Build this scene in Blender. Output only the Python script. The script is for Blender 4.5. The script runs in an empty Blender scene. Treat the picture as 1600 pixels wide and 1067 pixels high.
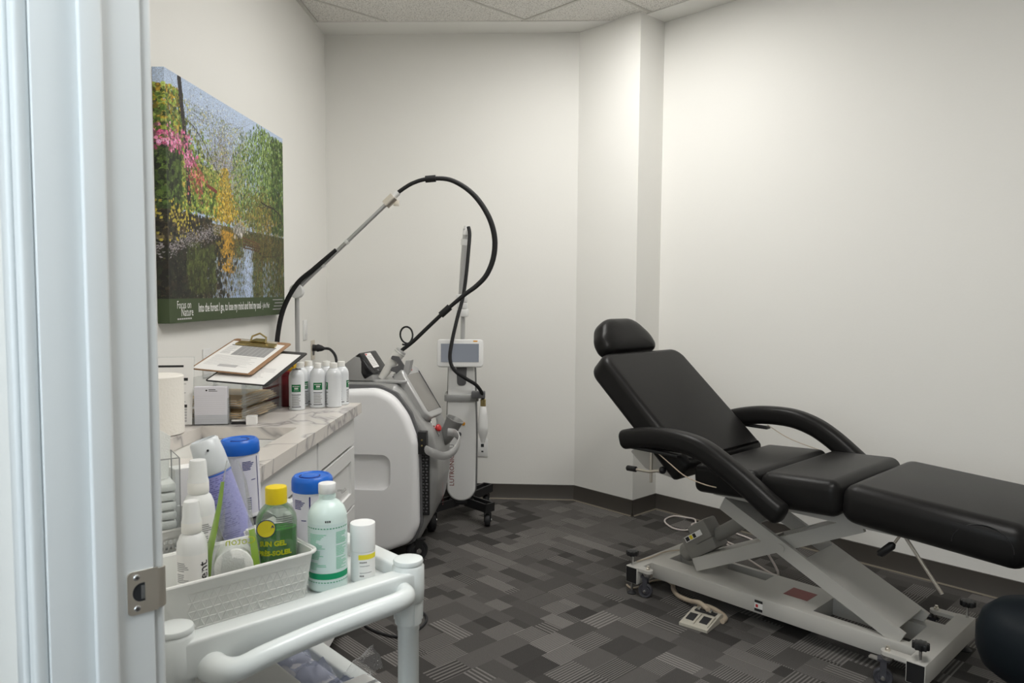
import bpy, bmesh, math, random
import numpy as np
from mathutils import Vector, Matrix, Euler

random.seed(7)
rng = np.random.default_rng(11)
PI = math.pi
scene = bpy.context.scene
C = scene.collection

# ------------------------------------------------------------------ camera
F_PX, PITCH, ROLL, YAW, CAM_Z = 1164.9, 0.0656, -0.0069, -0.0303, 1.3617
cam_d = bpy.data.cameras.new('camera')
cam = bpy.data.objects.new('camera', cam_d)
C.objects.link(cam)
cam_d.sensor_width = 36.0
cam_d.lens = 36.0 * F_PX / 1600.0
cam_d.clip_start = 0.02
cp, sp = math.cos(PITCH), math.sin(PITCH)
cy, sy = math.cos(YAW), math.sin(YAW)
fwd = Vector((sy * cp, cy * cp, -sp))
right = Vector((cy, -sy, 0.0))
down = -right.cross(fwd)
cr, sr = math.cos(ROLL), math.sin(ROLL)
cam_x = right * cr + down * sr
cam_y = -(down * cr - right * sr)
m = Matrix((cam_x, cam_y, -fwd)).transposed().to_4x4()
m.translation = Vector((0, 0, CAM_Z))
cam.matrix_world = m
scene.camera = cam
cam_d.dof.use_dof = True
cam_d.dof.focus_distance = 2.6
cam_d.dof.aperture_fstop = 9.0

# ------------------------------------------------------------------ world, exposure
world = bpy.data.worlds.new('world')
scene.world = world
world.use_nodes = True
world.node_tree.nodes['Background'].inputs[0].default_value = (0.75, 0.85, 1.0, 1)
world.node_tree.nodes['Background'].inputs[1].default_value = 0.1
scene.view_settings.view_transform = 'Standard'
scene.view_settings.look = 'None'
scene.view_settings.gamma = 1.0
scene.view_settings.use_curve_mapping = False
scene.view_settings.exposure = 0.0
ROOM_LIGHT = 16.2        # radiance of the ceiling troffer's diffuser
DOOR_LIGHT = 20.8       # the troffer nearer the door is set brighter
ROOM_LIGHT_COL = (1.0, 0.985, 0.95)
HALL_LIGHT = 20.0
HALL_LIGHT_COL = (0.84, 0.94, 1.0)
FILL_LIGHT = 3.0         # glowing panel added behind the camera for frontal fill
FILL_LIGHT_COL = (0.84, 0.93, 1.0)

# directions of the skewed walls
LD = Vector((0.70711, -0.70711, 0))
ND = Vector((0.70711, 0.70711, 0))
CEIL = 3.01

# ------------------------------------------------------------------ materials
def new_mat(name):
    mt = bpy.data.materials.new(name)
    mt.use_nodes = True
    nt = mt.node_tree
    return mt, nt, nt.nodes['Principled BSDF']

def srgb(r, g, b):
    f = lambda c: (c / 255) / 12.92 if c / 255 <= 0.04045 else ((c / 255 + 0.055) / 1.055) ** 2.4
    return (f(r), f(g), f(b))

def mat(name, col, rough=0.5, metal=0.0, bump=0.0, bscale=200.0, var=0.0, vscale=8.0, coat=0.0, spec=0.5, alpha=1.0, trans=0.0, ior=1.45, sss=0.0):
    mt, nt, b = new_mat(name)
    b.inputs['Base Color'].default_value = (*col, 1)
    b.inputs['Roughness'].default_value = rough
    b.inputs['Metallic'].default_value = metal
    b.inputs['Specular IOR Level'].default_value = spec
    b.inputs['Coat Weight'].default_value = coat
    b.inputs['IOR'].default_value = ior
    b.inputs['Transmission Weight'].default_value = trans
    b.inputs['Alpha'].default_value = alpha
    tc = nt.nodes.new('ShaderNodeTexCoord')
    if var > 0:
        n = nt.nodes.new('ShaderNodeTexNoise'); n.inputs['Scale'].default_value = vscale; n.inputs['Detail'].default_value = 3
        nt.links.new(tc.outputs['Object'], n.inputs['Vector'])
        mx = nt.nodes.new('ShaderNodeMix'); mx.data_type = 'RGBA'
        mx.inputs['A'].default_value = (*[c * (1 - var) for c in col], 1)
        mx.inputs['B'].default_value = (*[min(1, c * (1 + var)) for c in col], 1)
        nt.links.new(n.outputs['Fac'], mx.inputs['Factor'])
        nt.links.new(mx.outputs['Result'], b.inputs['Base Color'])
    if bump > 0:
        n2 = nt.nodes.new('ShaderNodeTexNoise'); n2.inputs['Scale'].default_value = bscale; n2.inputs['Detail'].default_value = 2
        nt.links.new(tc.outputs['Object'], n2.inputs['Vector'])
        bp = nt.nodes.new('ShaderNodeBump'); bp.inputs['Strength'].default_value = bump; bp.inputs['Distance'].default_value = 0.002
        nt.links.new(n2.outputs['Fac'], bp.inputs['Height'])
        nt.links.new(bp.outputs['Normal'], b.inputs['Normal'])
    return mt

def film(name, col=(1, 1, 1), gloss=0.25, rough=0.08, tint=0.9, wrinkle=0.0, fres=0.6):
    """thin clear plastic: transparent with a glossy sheen, no refraction"""
    mt = bpy.data.materials.new(name); mt.use_nodes = True
    nt = mt.node_tree; nt.nodes.clear()
    out = nt.nodes.new('ShaderNodeOutputMaterial')
    tr = nt.nodes.new('ShaderNodeBsdfTransparent'); tr.inputs[0].default_value = (*[c * tint for c in col], 1)
    gl = nt.nodes.new('ShaderNodeBsdfGlossy'); gl.inputs['Roughness'].default_value = rough
    df = nt.nodes.new('ShaderNodeBsdfDiffuse'); df.inputs[0].default_value = (*col, 1)
    ad = nt.nodes.new('ShaderNodeMixShader'); ad.inputs[0].default_value = 0.35
    lw = nt.nodes.new('ShaderNodeLayerWeight'); lw.inputs[0].default_value = 0.35
    ma = nt.nodes.new('ShaderNodeMath'); ma.operation = 'MULTIPLY_ADD'; ma.inputs[1].default_value = fres; ma.inputs[2].default_value = gloss
    mx = nt.nodes.new('ShaderNodeMixShader')
    L = nt.links.new
    L(lw.outputs['Fresnel'], ma.inputs[0]); L(ma.outputs[0], mx.inputs[0])
    L(gl.outputs[0], ad.inputs[1]); L(df.outputs[0], ad.inputs[2])
    L(tr.outputs[0], mx.inputs[1]); L(ad.outputs[0], mx.inputs[2]); L(mx.outputs[0], out.inputs[0])
    if wrinkle > 0:
        n2 = nt.nodes.new('ShaderNodeTexNoise'); n2.inputs['Scale'].default_value = 40; n2.inputs['Detail'].default_value = 3
        bp = nt.nodes.new('ShaderNodeBump'); bp.inputs['Strength'].default_value = wrinkle; bp.inputs['Distance'].default_value = 0.01
        L(n2.outputs['Fac'], bp.inputs['Height']); L(bp.outputs['Normal'], gl.inputs['Normal'])
    return mt

def emit(name, col, s):
    mt = bpy.data.materials.new(name); mt.use_nodes = True
    nt = mt.node_tree; nt.nodes.clear()
    out = nt.nodes.new('ShaderNodeOutputMaterial'); e = nt.nodes.new('ShaderNodeEmission')
    e.inputs[0].default_value = (*col, 1); e.inputs[1].default_value = s
    nt.links.new(e.outputs[0], out.inputs[0])
    return mt

def carpet_mat():
    mt, nt, b = new_mat('carpet')
    L = nt.links.new
    N = nt.nodes.new
    geo = N('ShaderNodeNewGeometry')
    mp = N('ShaderNodeMapping'); mp.vector_type = 'POINT'; mp.inputs['Rotation'].default_value = (0, 0, math.radians(45))
    L(geo.outputs['Position'], mp.inputs['Vector'])
    sx = N('ShaderNodeSeparateXYZ'); L(mp.outputs[0], sx.inputs[0])
    def val(x): return x
    def math_(op, a, bb=None, c=None):
        n = N('ShaderNodeMath'); n.operation = op
        for i, q in enumerate((a, bb, c)):
            if q is None: continue
            if isinstance(q, (int, float)): n.inputs[i].default_value = q
            else: L(q, n.inputs[i])
        return n.outputs[0]
    def wn(x, y, w):
        cv = N('ShaderNodeCombineXYZ')
        for i, q in enumerate((x, y, w)):
            if isinstance(q, (int, float)): cv.inputs[i].default_value = q
            else: L(q, cv.inputs[i])
        t = N('ShaderNodeTexWhiteNoise'); t.noise_dimensions = '3D'; L(cv.outputs[0], t.inputs['Vector'])
        return t.outputs['Value']
    X, Y = sx.outputs[0], sx.outputs[1]
    def layer(x, y, w, h, seed):
        row = math_('FLOOR', math_('DIVIDE', y, h))
        off = wn(row, seed, 3.1)
        cell = math_('FLOOR', math_('ADD', math_('DIVIDE', x, w), math_('MULTIPLY', off, 5.0)))
        shade = wn(cell, row, seed + 0.5)
        kind = wn(cell, row, seed + 9.5)
        per = wn(cell, row, seed + 19.5)
        freq = math_('ADD', 95.0, math_('MULTIPLY', per, 130.0))
        st = math_('GREATER_THAN', math_('FRACT', math_('MULTIPLY', y, math_('DIVIDE', freq, 1.8))), 0.55)
        on = math_('GREATER_THAN', kind, 0.52)
        return shade, math_('MULTIPLY', st, on), on
    sA, tA, oA = layer(X, Y, 0.200, 0.075, 1.0)
    sB, tB, oB = layer(Y, X, 0.150, 0.100, 40.0)
    pick = math_('GREATER_THAN', wn(math_('FLOOR', math_('DIVIDE', X, 0.200)), math_('FLOOR', math_('DIVIDE', Y, 0.150)), 77.0), 0.55)
    def mixv(a, c, f): return math_('ADD', math_('MULTIPLY', a, math_('SUBTRACT', 1.0, f)), math_('MULTIPLY', c, f))
    shade = mixv(sA, sB, pick); stripe = mixv(tA, tB, pick)
    nz = N('ShaderNodeTexNoise'); nz.inputs['Scale'].default_value = 420; nz.inputs['Detail'].default_value = 2
    L(geo.outputs['Position'], nz.inputs['Vector'])
    rib = math_('GREATER_THAN', math_('FRACT', math_('MULTIPLY', Y, 160.0)), 0.5)
    base = math_('ADD', 0.046, math_('MULTIPLY', math_('POWER', shade, 1.2), math_('ADD', 0.058, math_('MULTIPLY', rib, 0.022))))
    v = math_('ADD', base, math_('MULTIPLY', stripe, 0.105))
    v = math_('MULTIPLY', v, math_('ADD', 0.35, math_('MULTIPLY', nz.outputs['Fac'], 1.3)))
    cc = N('ShaderNodeCombineColor')
    L(math_('MULTIPLY', v, 1.03), cc.inputs[0]); L(math_('MULTIPLY', v, 0.97), cc.inputs[1]); L(math_('MULTIPLY', v, 0.92), cc.inputs[2])
    L(cc.outputs[0], b.inputs['Base Color'])
    b.inputs['Roughness'].default_value = 0.95; b.inputs['Specular IOR Level'].default_value = 0.1
    bp = N('ShaderNodeBump'); bp.inputs['Strength'].default_value = 0.5; bp.inputs['Distance'].default_value = 0.003
    L(math_('ADD', nz.outputs['Fac'], math_('MULTIPLY', stripe, 0.5)), bp.inputs['Height']); L(bp.outputs[0], b.inputs['Normal'])
    return mt

def ceiling_mat():
    mt, nt, b = new_mat('acoustic_tile')
    tc = nt.nodes.new('ShaderNodeNewGeometry')
    v = nt.nodes.new('ShaderNodeTexNoise'); v.inputs['Scale'].default_value = 130; v.inputs['Detail'].default_value = 4; v.inputs['Roughness'].default_value = 0.75
    nt.links.new(tc.outputs['Position'], v.inputs['Vector'])
    r = nt.nodes.new('ShaderNodeValToRGB')
    r.color_ramp.elements[0].position = 0.36; r.color_ramp.elements[0].color = (0.36, 0.34, 0.31, 1)
    r.color_ramp.elements[1].position = 0.50; r.color_ramp.elements[1].color = (0.86, 0.84, 0.80, 1)
    nt.links.new(v.outputs['Fac'], r.inputs[0]); nt.links.new(r.outputs[0], b.inputs['Base Color'])
    b.inputs['Roughness'].default_value = 0.95
    bp = nt.nodes.new('ShaderNodeBump'); bp.inputs['Strength'].default_value = 0.4; bp.inputs['Distance'].default_value = 0.003
    nt.links.new(v.outputs['Fac'], bp.inputs['Height']); nt.links.new(bp.outputs[0], b.inputs['Normal'])
    return mt

def quartz_mat():
    mt, nt, b = new_mat('veined_quartz')
    L = nt.links.new; N = nt.nodes.new
    geo = N('ShaderNodeNewGeometry')
    n1 = N('ShaderNodeTexNoise'); n1.inputs['Scale'].default_value = 1.7; n1.inputs['Detail'].default_value = 4; n1.inputs['Distortion'].default_value = 1.0
    L(geo.outputs['Position'], n1.inputs['Vector'])
    s = N('ShaderNodeMath'); s.operation = 'SUBTRACT'; s.inputs[1].default_value = 0.5; L(n1.outputs['Fac'], s.inputs[0])
    a = N('ShaderNodeMath'); a.operation = 'ABSOLUTE'; L(s.outputs[0], a.inputs[0])
    r = N('ShaderNodeValToRGB')
    r.color_ramp.elements[0].position = 0.0; r.color_ramp.elements[0].color = (0.36, 0.34, 0.33, 1)
    r.color_ramp.elements[1].position = 0.022; r.color_ramp.elements[1].color = (0.70, 0.66, 0.62, 1)
    e = r.color_ramp.elements.new(0.008); e.color = (0.55, 0.52, 0.50, 1)
    L(a.outputs[0], r.inputs[0]); L(r.outputs[0], b.inputs['Base Color'])
    b.inputs['Roughness'].default_value = 0.25
    return mt

M = {}
M['wall'] = mat('cream_wall_paint', (0.86, 0.85, 0.815), 0.75, bump=0.15, bscale=90, var=0.012, vscale=1.5)
M['carpet'] = carpet_mat()
M['tile'] = ceiling_mat()
M['tbar'] = mat('ceiling_grid_white', (0.62, 0.60, 0.56), 0.5)
M['base'] = mat('brown_vinyl_baseboard', (0.062, 0.055, 0.048), 0.45, bump=0.05)
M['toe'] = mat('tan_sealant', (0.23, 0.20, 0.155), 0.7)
M['frame_paint'] = mat('white_semigloss_paint', (0.73, 0.755, 0.76), 0.3, bump=0.04, bscale=40)
M['nickel'] = mat('satin_nickel', (0.78, 0.73, 0.65), 0.42, 1.0)
M['steel'] = mat('bright_steel', (0.72, 0.72, 0.72), 0.22, 1.0)
M['brass'] = mat('worn_brass', (0.45, 0.36, 0.17), 0.35, 1.0, var=0.3, vscale=60)
M['dark'] = mat('dark_hollow', (0.02, 0.022, 0.025), 0.5)
M['quartz'] = quartz_mat()
M['cabinet'] = mat('white_cabinet_lacquer', (0.78, 0.78, 0.77), 0.35)
M['ceramic'] = mat('white_ceramic', (0.82, 0.81, 0.77), 0.15)
M['canvas_edge'] = mat('canvas_edge_green', srgb(58, 72, 44), 0.8)
M['white_plastic'] = mat('white_plastic', (0.80, 0.80, 0.79), 0.35)
M['warm_white_plastic'] = mat('warm_white_plastic', (0.83, 0.82, 0.78), 0.4)
M['frost_plastic'] = mat('frosted_white_plastic', (0.80, 0.81, 0.80), 0.28)
M['silver_plastic'] = mat('silver_grey_plastic', (0.36, 0.36, 0.355), 0.38, 0.35)
M['mid_silver'] = mat('light_silver_plastic', (0.52, 0.52, 0.52), 0.3, 0.4)
M['dark_silver'] = mat('dark_grey_plastic', (0.12, 0.12, 0.125), 0.45)
M['panel_grey'] = mat('pale_grey_panel', (0.90, 0.90, 0.91), 0.45)
M['black_plastic'] = mat('black_plastic', (0.015, 0.015, 0.016), 0.4)
M['gloss_black'] = mat('gloss_black', (0.01, 0.01, 0.012), 0.12)
M['rubber'] = mat('black_rubber', (0.018, 0.018, 0.02), 0.6, bump=0.1)
M['hose'] = mat('black_braided_hose', (0.012, 0.012, 0.013), 0.7, bump=0.3, bscale=400)
M['wheel_grey'] = mat('grey_caster_rubber', (0.055, 0.055, 0.065), 0.5)
M['vinyl'] = mat('black_upholstery_vinyl', (0.0125, 0.012, 0.0118), 0.34, bump=0.12, bscale=350, spec=0.18)
M['navy_vinyl'] = mat('dark_navy_vinyl', (0.006, 0.009, 0.012), 0.55, bump=0.1, bscale=300, spec=0.15)
M['couch_frame'] = mat('grey_white_powder_coat', (0.53, 0.515, 0.48), 0.45, bump=0.05, bscale=200)
M['motor_grey'] = mat('warm_grey_motor_plastic', (0.25, 0.24, 0.22), 0.5)
M['beige'] = mat('beige_cable', (0.52, 0.43, 0.33), 0.55)
M['pale_cable'] = mat('pale_pink_cable', (0.70, 0.63, 0.60), 0.5)
M['pedal'] = mat('putty_plastic', (0.50, 0.47, 0.40), 0.5)
M['red_label'] = mat('faded_red_label', (0.23, 0.035, 0.03), 0.5)
M['red'] = mat('red_button', (0.55, 0.03, 0.03), 0.3)
M['amber'] = mat('amber_button', (0.70, 0.32, 0.03), 0.4)
M['black_ink'] = mat('black_ink', (0.02, 0.02, 0.02), 0.6)
M['grey_ink'] = mat('grey_ink', (0.30, 0.30, 0.30), 0.7)
M['pale_ink'] = mat('pale_grey_ink', (0.52, 0.51, 0.51), 0.7)
M['white_ink'] = mat('white_ink', (0.85, 0.85, 0.83), 0.6)
M['paper'] = mat('white_paper', (0.85, 0.84, 0.82), 0.8)
M['lilac_paper'] = mat('lilac_white_paper', (0.70, 0.69, 0.74), 0.8)
M['towel'] = mat('embossed_paper_towel', (0.86, 0.83, 0.77), 0.95, bump=0.9, bscale=120)
M['manila'] = mat('manila_card', (0.82, 0.63, 0.40), 0.8, var=0.1, vscale=30)
M['maroon'] = mat('maroon_plastic', (0.16, 0.012, 0.018), 0.35)
M['yellow_card'] = mat('yellow_card', (0.75, 0.48, 0.02), 0.6)
M['clipboard'] = mat('brown_hardboard', (0.34, 0.20, 0.11), 0.6, var=0.2, vscale=40)
M['acrylic'] = film('clear_acrylic', (0.97, 0.98, 0.98), 0.02, 0.05, 0.995, 0.0, 0.22)
M['clear_film'] = film('clear_wrinkled_film', (0.97, 0.98, 0.99), 0.10, 0.14, 0.98, 0.9)
M['pouch'] = film('thin_clear_pouch', (0.98, 0.99, 0.99), 0.09, 0.16, 1.0, 0.9, 0.45)
M['blue_film'] = film('blue_tinted_film', (0.86, 0.89, 0.97), 0.12, 0.16, 1.0, 0.9, 0.4)
M['clear_bottle'] = film('clear_bottle_plastic', (0.90, 0.93, 0.90), 0.14, 0.06, 0.93)
M['green_gel'] = mat('green_gel', (0.035, 0.40, 0.015), 0.15, var=0.25, vscale=90)
M['green_film'] = mat('leaf_green_film', (0.26, 0.44, 0.03), 0.3, alpha=0.88)
M['yellow_cap'] = mat('yellow_cap', (0.80, 0.60, 0.01), 0.35)
M['yellow_ink'] = mat('yellow_ink', (0.80, 0.68, 0.03), 0.5)
M['lime_ink'] = mat('lime_yellow_ink', (0.55, 0.62, 0.02), 0.5)
M['blue_cap'] = mat('blue_cap', (0.010, 0.135, 0.60), 0.35)
M['navy_ink'] = mat('navy_ink', (0.01, 0.018, 0.16), 0.5)
M['mint_plastic'] = mat('translucent_mint_plastic', (0.70, 0.83, 0.79), 0.3)
M['mint_label'] = mat('pale_mint_label', (0.66, 0.79, 0.77), 0.4)
M['green_ink'] = mat('green_ink', (0.0, 0.30, 0.13), 0.5)
M['soft_green_ink'] = mat('soft_green_ink', (0.28, 0.62, 0.45), 0.5)
M['label_green'] = mat('label_green', (0.0, 0.16, 0.045), 0.5)
M['lavender'] = mat('lavender_label', (0.30, 0.30, 0.62), 0.4)
M['lavender_ink'] = mat('dark_lavender_ink', (0.13, 0.13, 0.38), 0.5)
M['cap_grey'] = mat('translucent_grey_cap', (0.66, 0.69, 0.71), 0.3)
M['can_white'] = mat('glossy_white_can', (0.76, 0.78, 0.80), 0.22, coat=0.3)
M['basket'] = mat('white_basket_plastic', (0.76, 0.76, 0.73), 0.4)
M['cart'] = mat('pale_grey_cart_plastic', (0.66, 0.69, 0.68), 0.27)
M['cotton'] = mat('white_cotton', (0.86, 0.87, 0.84), 0.9, bump=0.4, bscale=300)
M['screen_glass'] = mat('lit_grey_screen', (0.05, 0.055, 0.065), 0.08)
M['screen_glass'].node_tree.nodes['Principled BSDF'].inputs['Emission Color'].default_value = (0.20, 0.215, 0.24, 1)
M['screen_glass'].node_tree.nodes['Principled BSDF'].inputs['Emission Strength'].default_value = 0.6  # even glow standing in for the hallway reflected in the tower screen
M['grey_screen'] = mat('grey_screen_glass', (0.26, 0.25, 0.235), 0.14)
M['orange_tag'] = mat('orange_hazard_tag', (0.75, 0.30, 0.01), 0.5)
M['teal'] = mat('teal_print', (0.01, 0.16, 0.20), 0.5)
M['troffer'] = emit('troffer_diffuser_glow', ROOM_LIGHT_COL, ROOM_LIGHT)
M['door_troffer'] = emit('door_troffer_glow', ROOM_LIGHT_COL, DOOR_LIGHT)
M['day_pane'] = emit('daylit_frosted_pane', FILL_LIGHT_COL, FILL_LIGHT)
M['hall_troffer'] = emit('hall_diffuser_glow', HALL_LIGHT_COL, HALL_LIGHT)

# ------------------------------------------------------------------ mesh helpers
class MB:
    def __init__(s): s.V = []; s.F = []
    def add(s, vs, fs):
        o = len(s.V); s.V += [tuple(v) for v in vs]; s.F += [tuple(i + o for i in f) for f in fs]; return s
    def box(s, x0, x1, y0, y1, z0, z1):
        return s.add([(x0,y0,z0),(x1,y0,z0),(x1,y1,z0),(x0,y1,z0),(x0,y0,z1),(x1,y0,z1),(x1,y1,z1),(x0,y1,z1)],
                     [(3,2,1,0),(4,5,6,7),(0,1,5,4),(1,2,6,5),(2,3,7,6),(3,0,4,7)])
    def rbox(s, x0, x1, y0, y1, z0, z1, r=0.004, seg=2):
        bm = bmesh.new(); bmesh.ops.create_cube(bm, size=1)
        for v in bm.verts:
            v.co = Vector(((x0+x1)/2 + v.co.x*(x1-x0), (y0+y1)/2 + v.co.y*(y1-y0), (z0+z1)/2 + v.co.z*(z1-z0)))
        r = min(r, 0.49*min(abs(x1-x0), abs(y1-y0), abs(z1-z0)))
        bmesh.ops.bevel(bm, geom=bm.edges[:], offset=r, segments=seg, affect='EDGES', profile=0.5)
        bm.verts.index_update()
        s.add([v.co[:] for v in bm.verts], [tuple(v.index for v in f.verts) for f in bm.faces]); bm.free(); return s
    def prism(s, poly, a, b, axis='y'):
        """extrude a 2-D outline from a to b along axis; outline is (x,z) for y, (x,y) for z, (y,z) for x"""
        P = {'y': lambda p, q: (p[0], q, p[1]), 'z': lambda p, q: (p[0], p[1], q), 'x': lambda p, q: (q, p[0], p[1])}[axis]
        n = len(poly)
        vs = [P(p, a) for p in poly] + [P(p, b) for p in poly]
        fs = [tuple(range(n))[::-1], tuple(range(n, 2*n))] + [(i, (i+1) % n, n+(i+1) % n, n+i) for i in range(n)]
        return s.add(vs, fs)
    def fprism(s, poly, a, b, r, axis='y', seg=4, sides='ab'):
        """prism whose rims at a and/or b are rounded over with radius r (outline must be roughly convex)"""
        n = len(poly); pts = [Vector((p[0], p[1])) for p in poly]
        area = sum(pts[i].x*pts[(i+1) % n].y - pts[(i+1) % n].x*pts[i].y for i in range(n))
        sg = 1 if area > 0 else -1
        nor = []
        for i in range(n):
            d1 = (pts[i]-pts[i-1]); d2 = (pts[(i+1) % n]-pts[i])
            n1 = Vector((d1.y, -d1.x)).normalized()*sg if d1.length > 1e-9 else Vector((0,0)); n2 = Vector((d2.y, -d2.x)).normalized()*sg if d2.length > 1e-9 else n1
            v = (n1+n2); v = v.normalized() if v.length > 1e-6 else n1
            nor.append(v)
        sgn = 1 if b > a else -1
        rings = []
        if 'a' in sides:
            for k in range(seg+1):
                t = k/seg*PI/2; rings.append((r*(1-math.sin(t)), a + sgn*r*(1-math.cos(t))))
        else: rings.append((0, a))
        if 'b' in sides:
            for k in range(seg+1):
                t = (1-k/seg)*PI/2; rings.append((r*(1-math.sin(t)), b - sgn*r*(1-math.cos(t))))
        else: rings.append((0, b))
        P = {'y': lambda p, q: (p[0], q, p[1]), 'z': lambda p, q: (p[0], p[1], q), 'x': lambda p, q: (q, p[0], p[1])}[axis]
        vs = []; fs = []
        for ins, q in rings:
            vs += [P(pts[i] - nor[i]*ins, q) for i in range(n)]
        for k in range(len(rings)-1):
            for i in range(n): fs.append((k*n+i, k*n+(i+1) % n, (k+1)*n+(i+1) % n, (k+1)*n+i))
        fs.append(tuple(range(n))[::-1]); fs.append(tuple(range((len(rings)-1)*n, len(rings)*n)))
        return s.add(vs, fs)
    def lathe(s, prof, n=28, cx=0, cy=0, cap=True):
        vs = []; fs = []
        for r, z in prof:
            for i in range(n):
                a = 2*PI*i/n; vs.append((cx + r*math.cos(a), cy + r*math.sin(a), z))
        for k in range(len(prof)-1):
            for i in range(n): fs.append((k*n+i, k*n+(i+1) % n, (k+1)*n+(i+1) % n, (k+1)*n+i))
        if cap:
            fs.append(tuple(range(n))[::-1]); fs.append(tuple(range((len(prof)-1)*n, len(prof)*n)))
        return s.add(vs, fs)
    def cyl(s, p0, p1, r0, r1=None, n=16):
        p0 = Vector(p0); p1 = Vector(p1); r1 = r0 if r1 is None else r1
        return s.tube([p0, p1], [r0, r1], n)
    def tube(s, path, r, n=10, closed=False, flat=None):
        P = [Vector(p) for p in path]; m = len(P)
        R = r if isinstance(r, (list, tuple)) else [r]*m
        T = []
        for i in range(m):
            a = P[(i-1) % m] if (closed or i > 0) else P[i]; b = P[(i+1) % m] if (closed or i < m-1) else P[i]
            T.append((b-a).normalized())
        up = Vector((0, 0, 1)) if abs(T[0].z) < 0.9 else Vector((1, 0, 0))
        nx = (up - T[0]*up.dot(T[0])).normalized()
        vs = []; fs = []
        for i in range(m):
            nx = (nx - T[i]*nx.dot(T[i])).normalized(); by = T[i].cross(nx)
            for k in range(n):
                a = 2*PI*k/n
                vs.append(P[i] + (nx*math.cos(a)*(flat or 1) + by*math.sin(a))*R[i])
        for i in range(m if closed else m-1):
            j = (i+1) % m
            for k in range(n): fs.append((i*n+k, i*n+(k+1) % n, j*n+(k+1) % n, j*n+k))
        if not closed:
            fs.append(tuple(range(n))[::-1]); fs.append(tuple(range((m-1)*n, m*n)))
        return s.add(vs, fs)
    def sweep(s, path, prof, side, scale=None):
        """sweep a 2-D outline (along side, along normal) on a planar path whose plane is normal to 'side'"""
        P = [Vector(p) for p in path]; side = Vector(side); m = len(P); n = len(prof); vs = []; fs = []
        for i in range(m):
            t = (P[min(i+1, m-1)] - P[max(i-1, 0)]).normalized(); nn = side.cross(t).normalized()
            k = scale[i] if scale else 1
            vs += [P[i] + side*p[0]*k + nn*p[1]*k for p in prof]
        for i in range(m-1):
            for k in range(n): fs.append((i*n+k, i*n+(k+1) % n, (i+1)*n+(k+1) % n, (i+1)*n+k))
        fs.append(tuple(range(n))[::-1]); fs.append(tuple(range((m-1)*n, m*n)))
        return s.add(vs, fs)
    def patch(s, r, z0, z1, a0, a1, n=10, cx=0, cy=0):
        """a label patch that follows a cylinder wall (angles in radians)"""
        vs = []; fs = []
        for i in range(n+1):
            a = a0 + (a1-a0)*i/n
            for z in (z0, z1): vs.append((cx+r*math.cos(a), cy+r*math.sin(a), z))
        for i in range(n): fs.append((2*i, 2*i+2, 2*i+3, 2*i+1))
        return s.add(vs, fs)
    def xf(s, mtx):
        s.V = [tuple(mtx @ Vector(v)) for v in s.V]; return s
    def build(s, name, material, parent=None, smooth=35, label=None, fix=True):
        me = bpy.data.meshes.new(name); me.from_pydata([tuple(v) for v in s.V], [], s.F); me.update()
        if fix:
            bm = bmesh.new(); bm.from_mesh(me); bmesh.ops.recalc_face_normals(bm, faces=bm.faces); bm.to_mesh(me); bm.free()
        me.materials.append(material)
        if smooth:
            for p in me.polygons: p.use_smooth = True
            me.set_sharp_from_angle(angle=math.radians(smooth))
        o = bpy.data.objects.new(name, me); C.objects.link(o)
        if parent: o.parent = parent
        if label: o['label'] = label
        return o

def rpoly(pts, r, seg=6):
    """round the corners of a 2-D outline; r a number or one per corner"""
    n = len(pts); R = r if isinstance(r, (list, tuple)) else [r]*n; out = []
    for i in range(n):
        p = Vector(pts[i]); a = Vector(pts[i-1]); b = Vector(pts[(i+1) % n])
        u = (a-p); v = (b-p); lu, lv = u.length, v.length; u.normalize(); v.normalize()
        ang = u.angle(v)
        if R[i] <= 1e-6 or ang > PI-1e-3: out.append((p.x, p.y)); continue
        d = min(R[i]/math.tan(ang/2), 0.49*lu, 0.49*lv); rr = d*math.tan(ang/2)
        c = p + (u+v).normalized()*(rr/math.sin(ang/2))
        s0 = p+u*d-c; s1 = p+v*d-c
        a0 = math.atan2(s0.y, s0.x); a1 = math.atan2(s1.y, s1.x); da = (a1-a0+PI) % (2*PI) - PI
        for k in range(seg+1):
            t = a0+da*k/seg; out.append((c.x+rr*math.cos(t), c.y+rr*math.sin(t)))
    return out

def rrect(x0, x1, y0, y1, r, seg=5): return rpoly([(x0, y0), (x1, y0), (x1, y1), (x0, y1)], r, seg)

def spline(pts, k=8, closed=False):
    P = [Vector(p) for p in pts]; out = []; n = len(P)
    for i in range(n if closed else n-1):
        if closed: a, b, c, d = P[(i-1) % n], P[i], P[(i+1) % n], P[(i+2) % n]
        else: a, b, c, d = P[max(i-1, 0)], P[i], P[i+1], P[min(i+2, n-1)]
        for j in range(k):
            t = j/k
            out.append(0.5*((2*b) + (c-a)*t + (2*a-5*b+4*c-d)*t*t + (3*b-a-3*c+d)*t**3))
    if not closed: out.append(P[-1])
    return out

def text_geo(txt, size, spacing=1.0, bold=0.0, xs=1.0):
    cu = bpy.data.curves.new('lettering', 'FONT'); cu.body = txt; cu.size = size; cu.align_x = 'CENTER'; cu.align_y = 'CENTER'
    cu.space_character = spacing; cu.resolution_u = 2; cu.offset = bold
    o = bpy.data.objects.new('lettering', cu); C.objects.link(o)
    dg = bpy.context.evaluated_depsgraph_get()
    me = bpy.data.meshes.new_from_object(o.evaluated_get(dg))
    vs = [(v.co.x*xs, v.co.y, 0) for v in me.vertices]; fs = [tuple(p.vertices) for p in me.polygons]
    bpy.data.objects.remove(o); bpy.data.curves.remove(cu); bpy.data.meshes.remove(me)
    return vs, fs

def text_flat(mb, txt, size, mtx, **k):
    vs, fs = text_geo(txt, size, **k); mb.add([mtx @ Vector(v) for v in vs], fs); return mb

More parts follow.
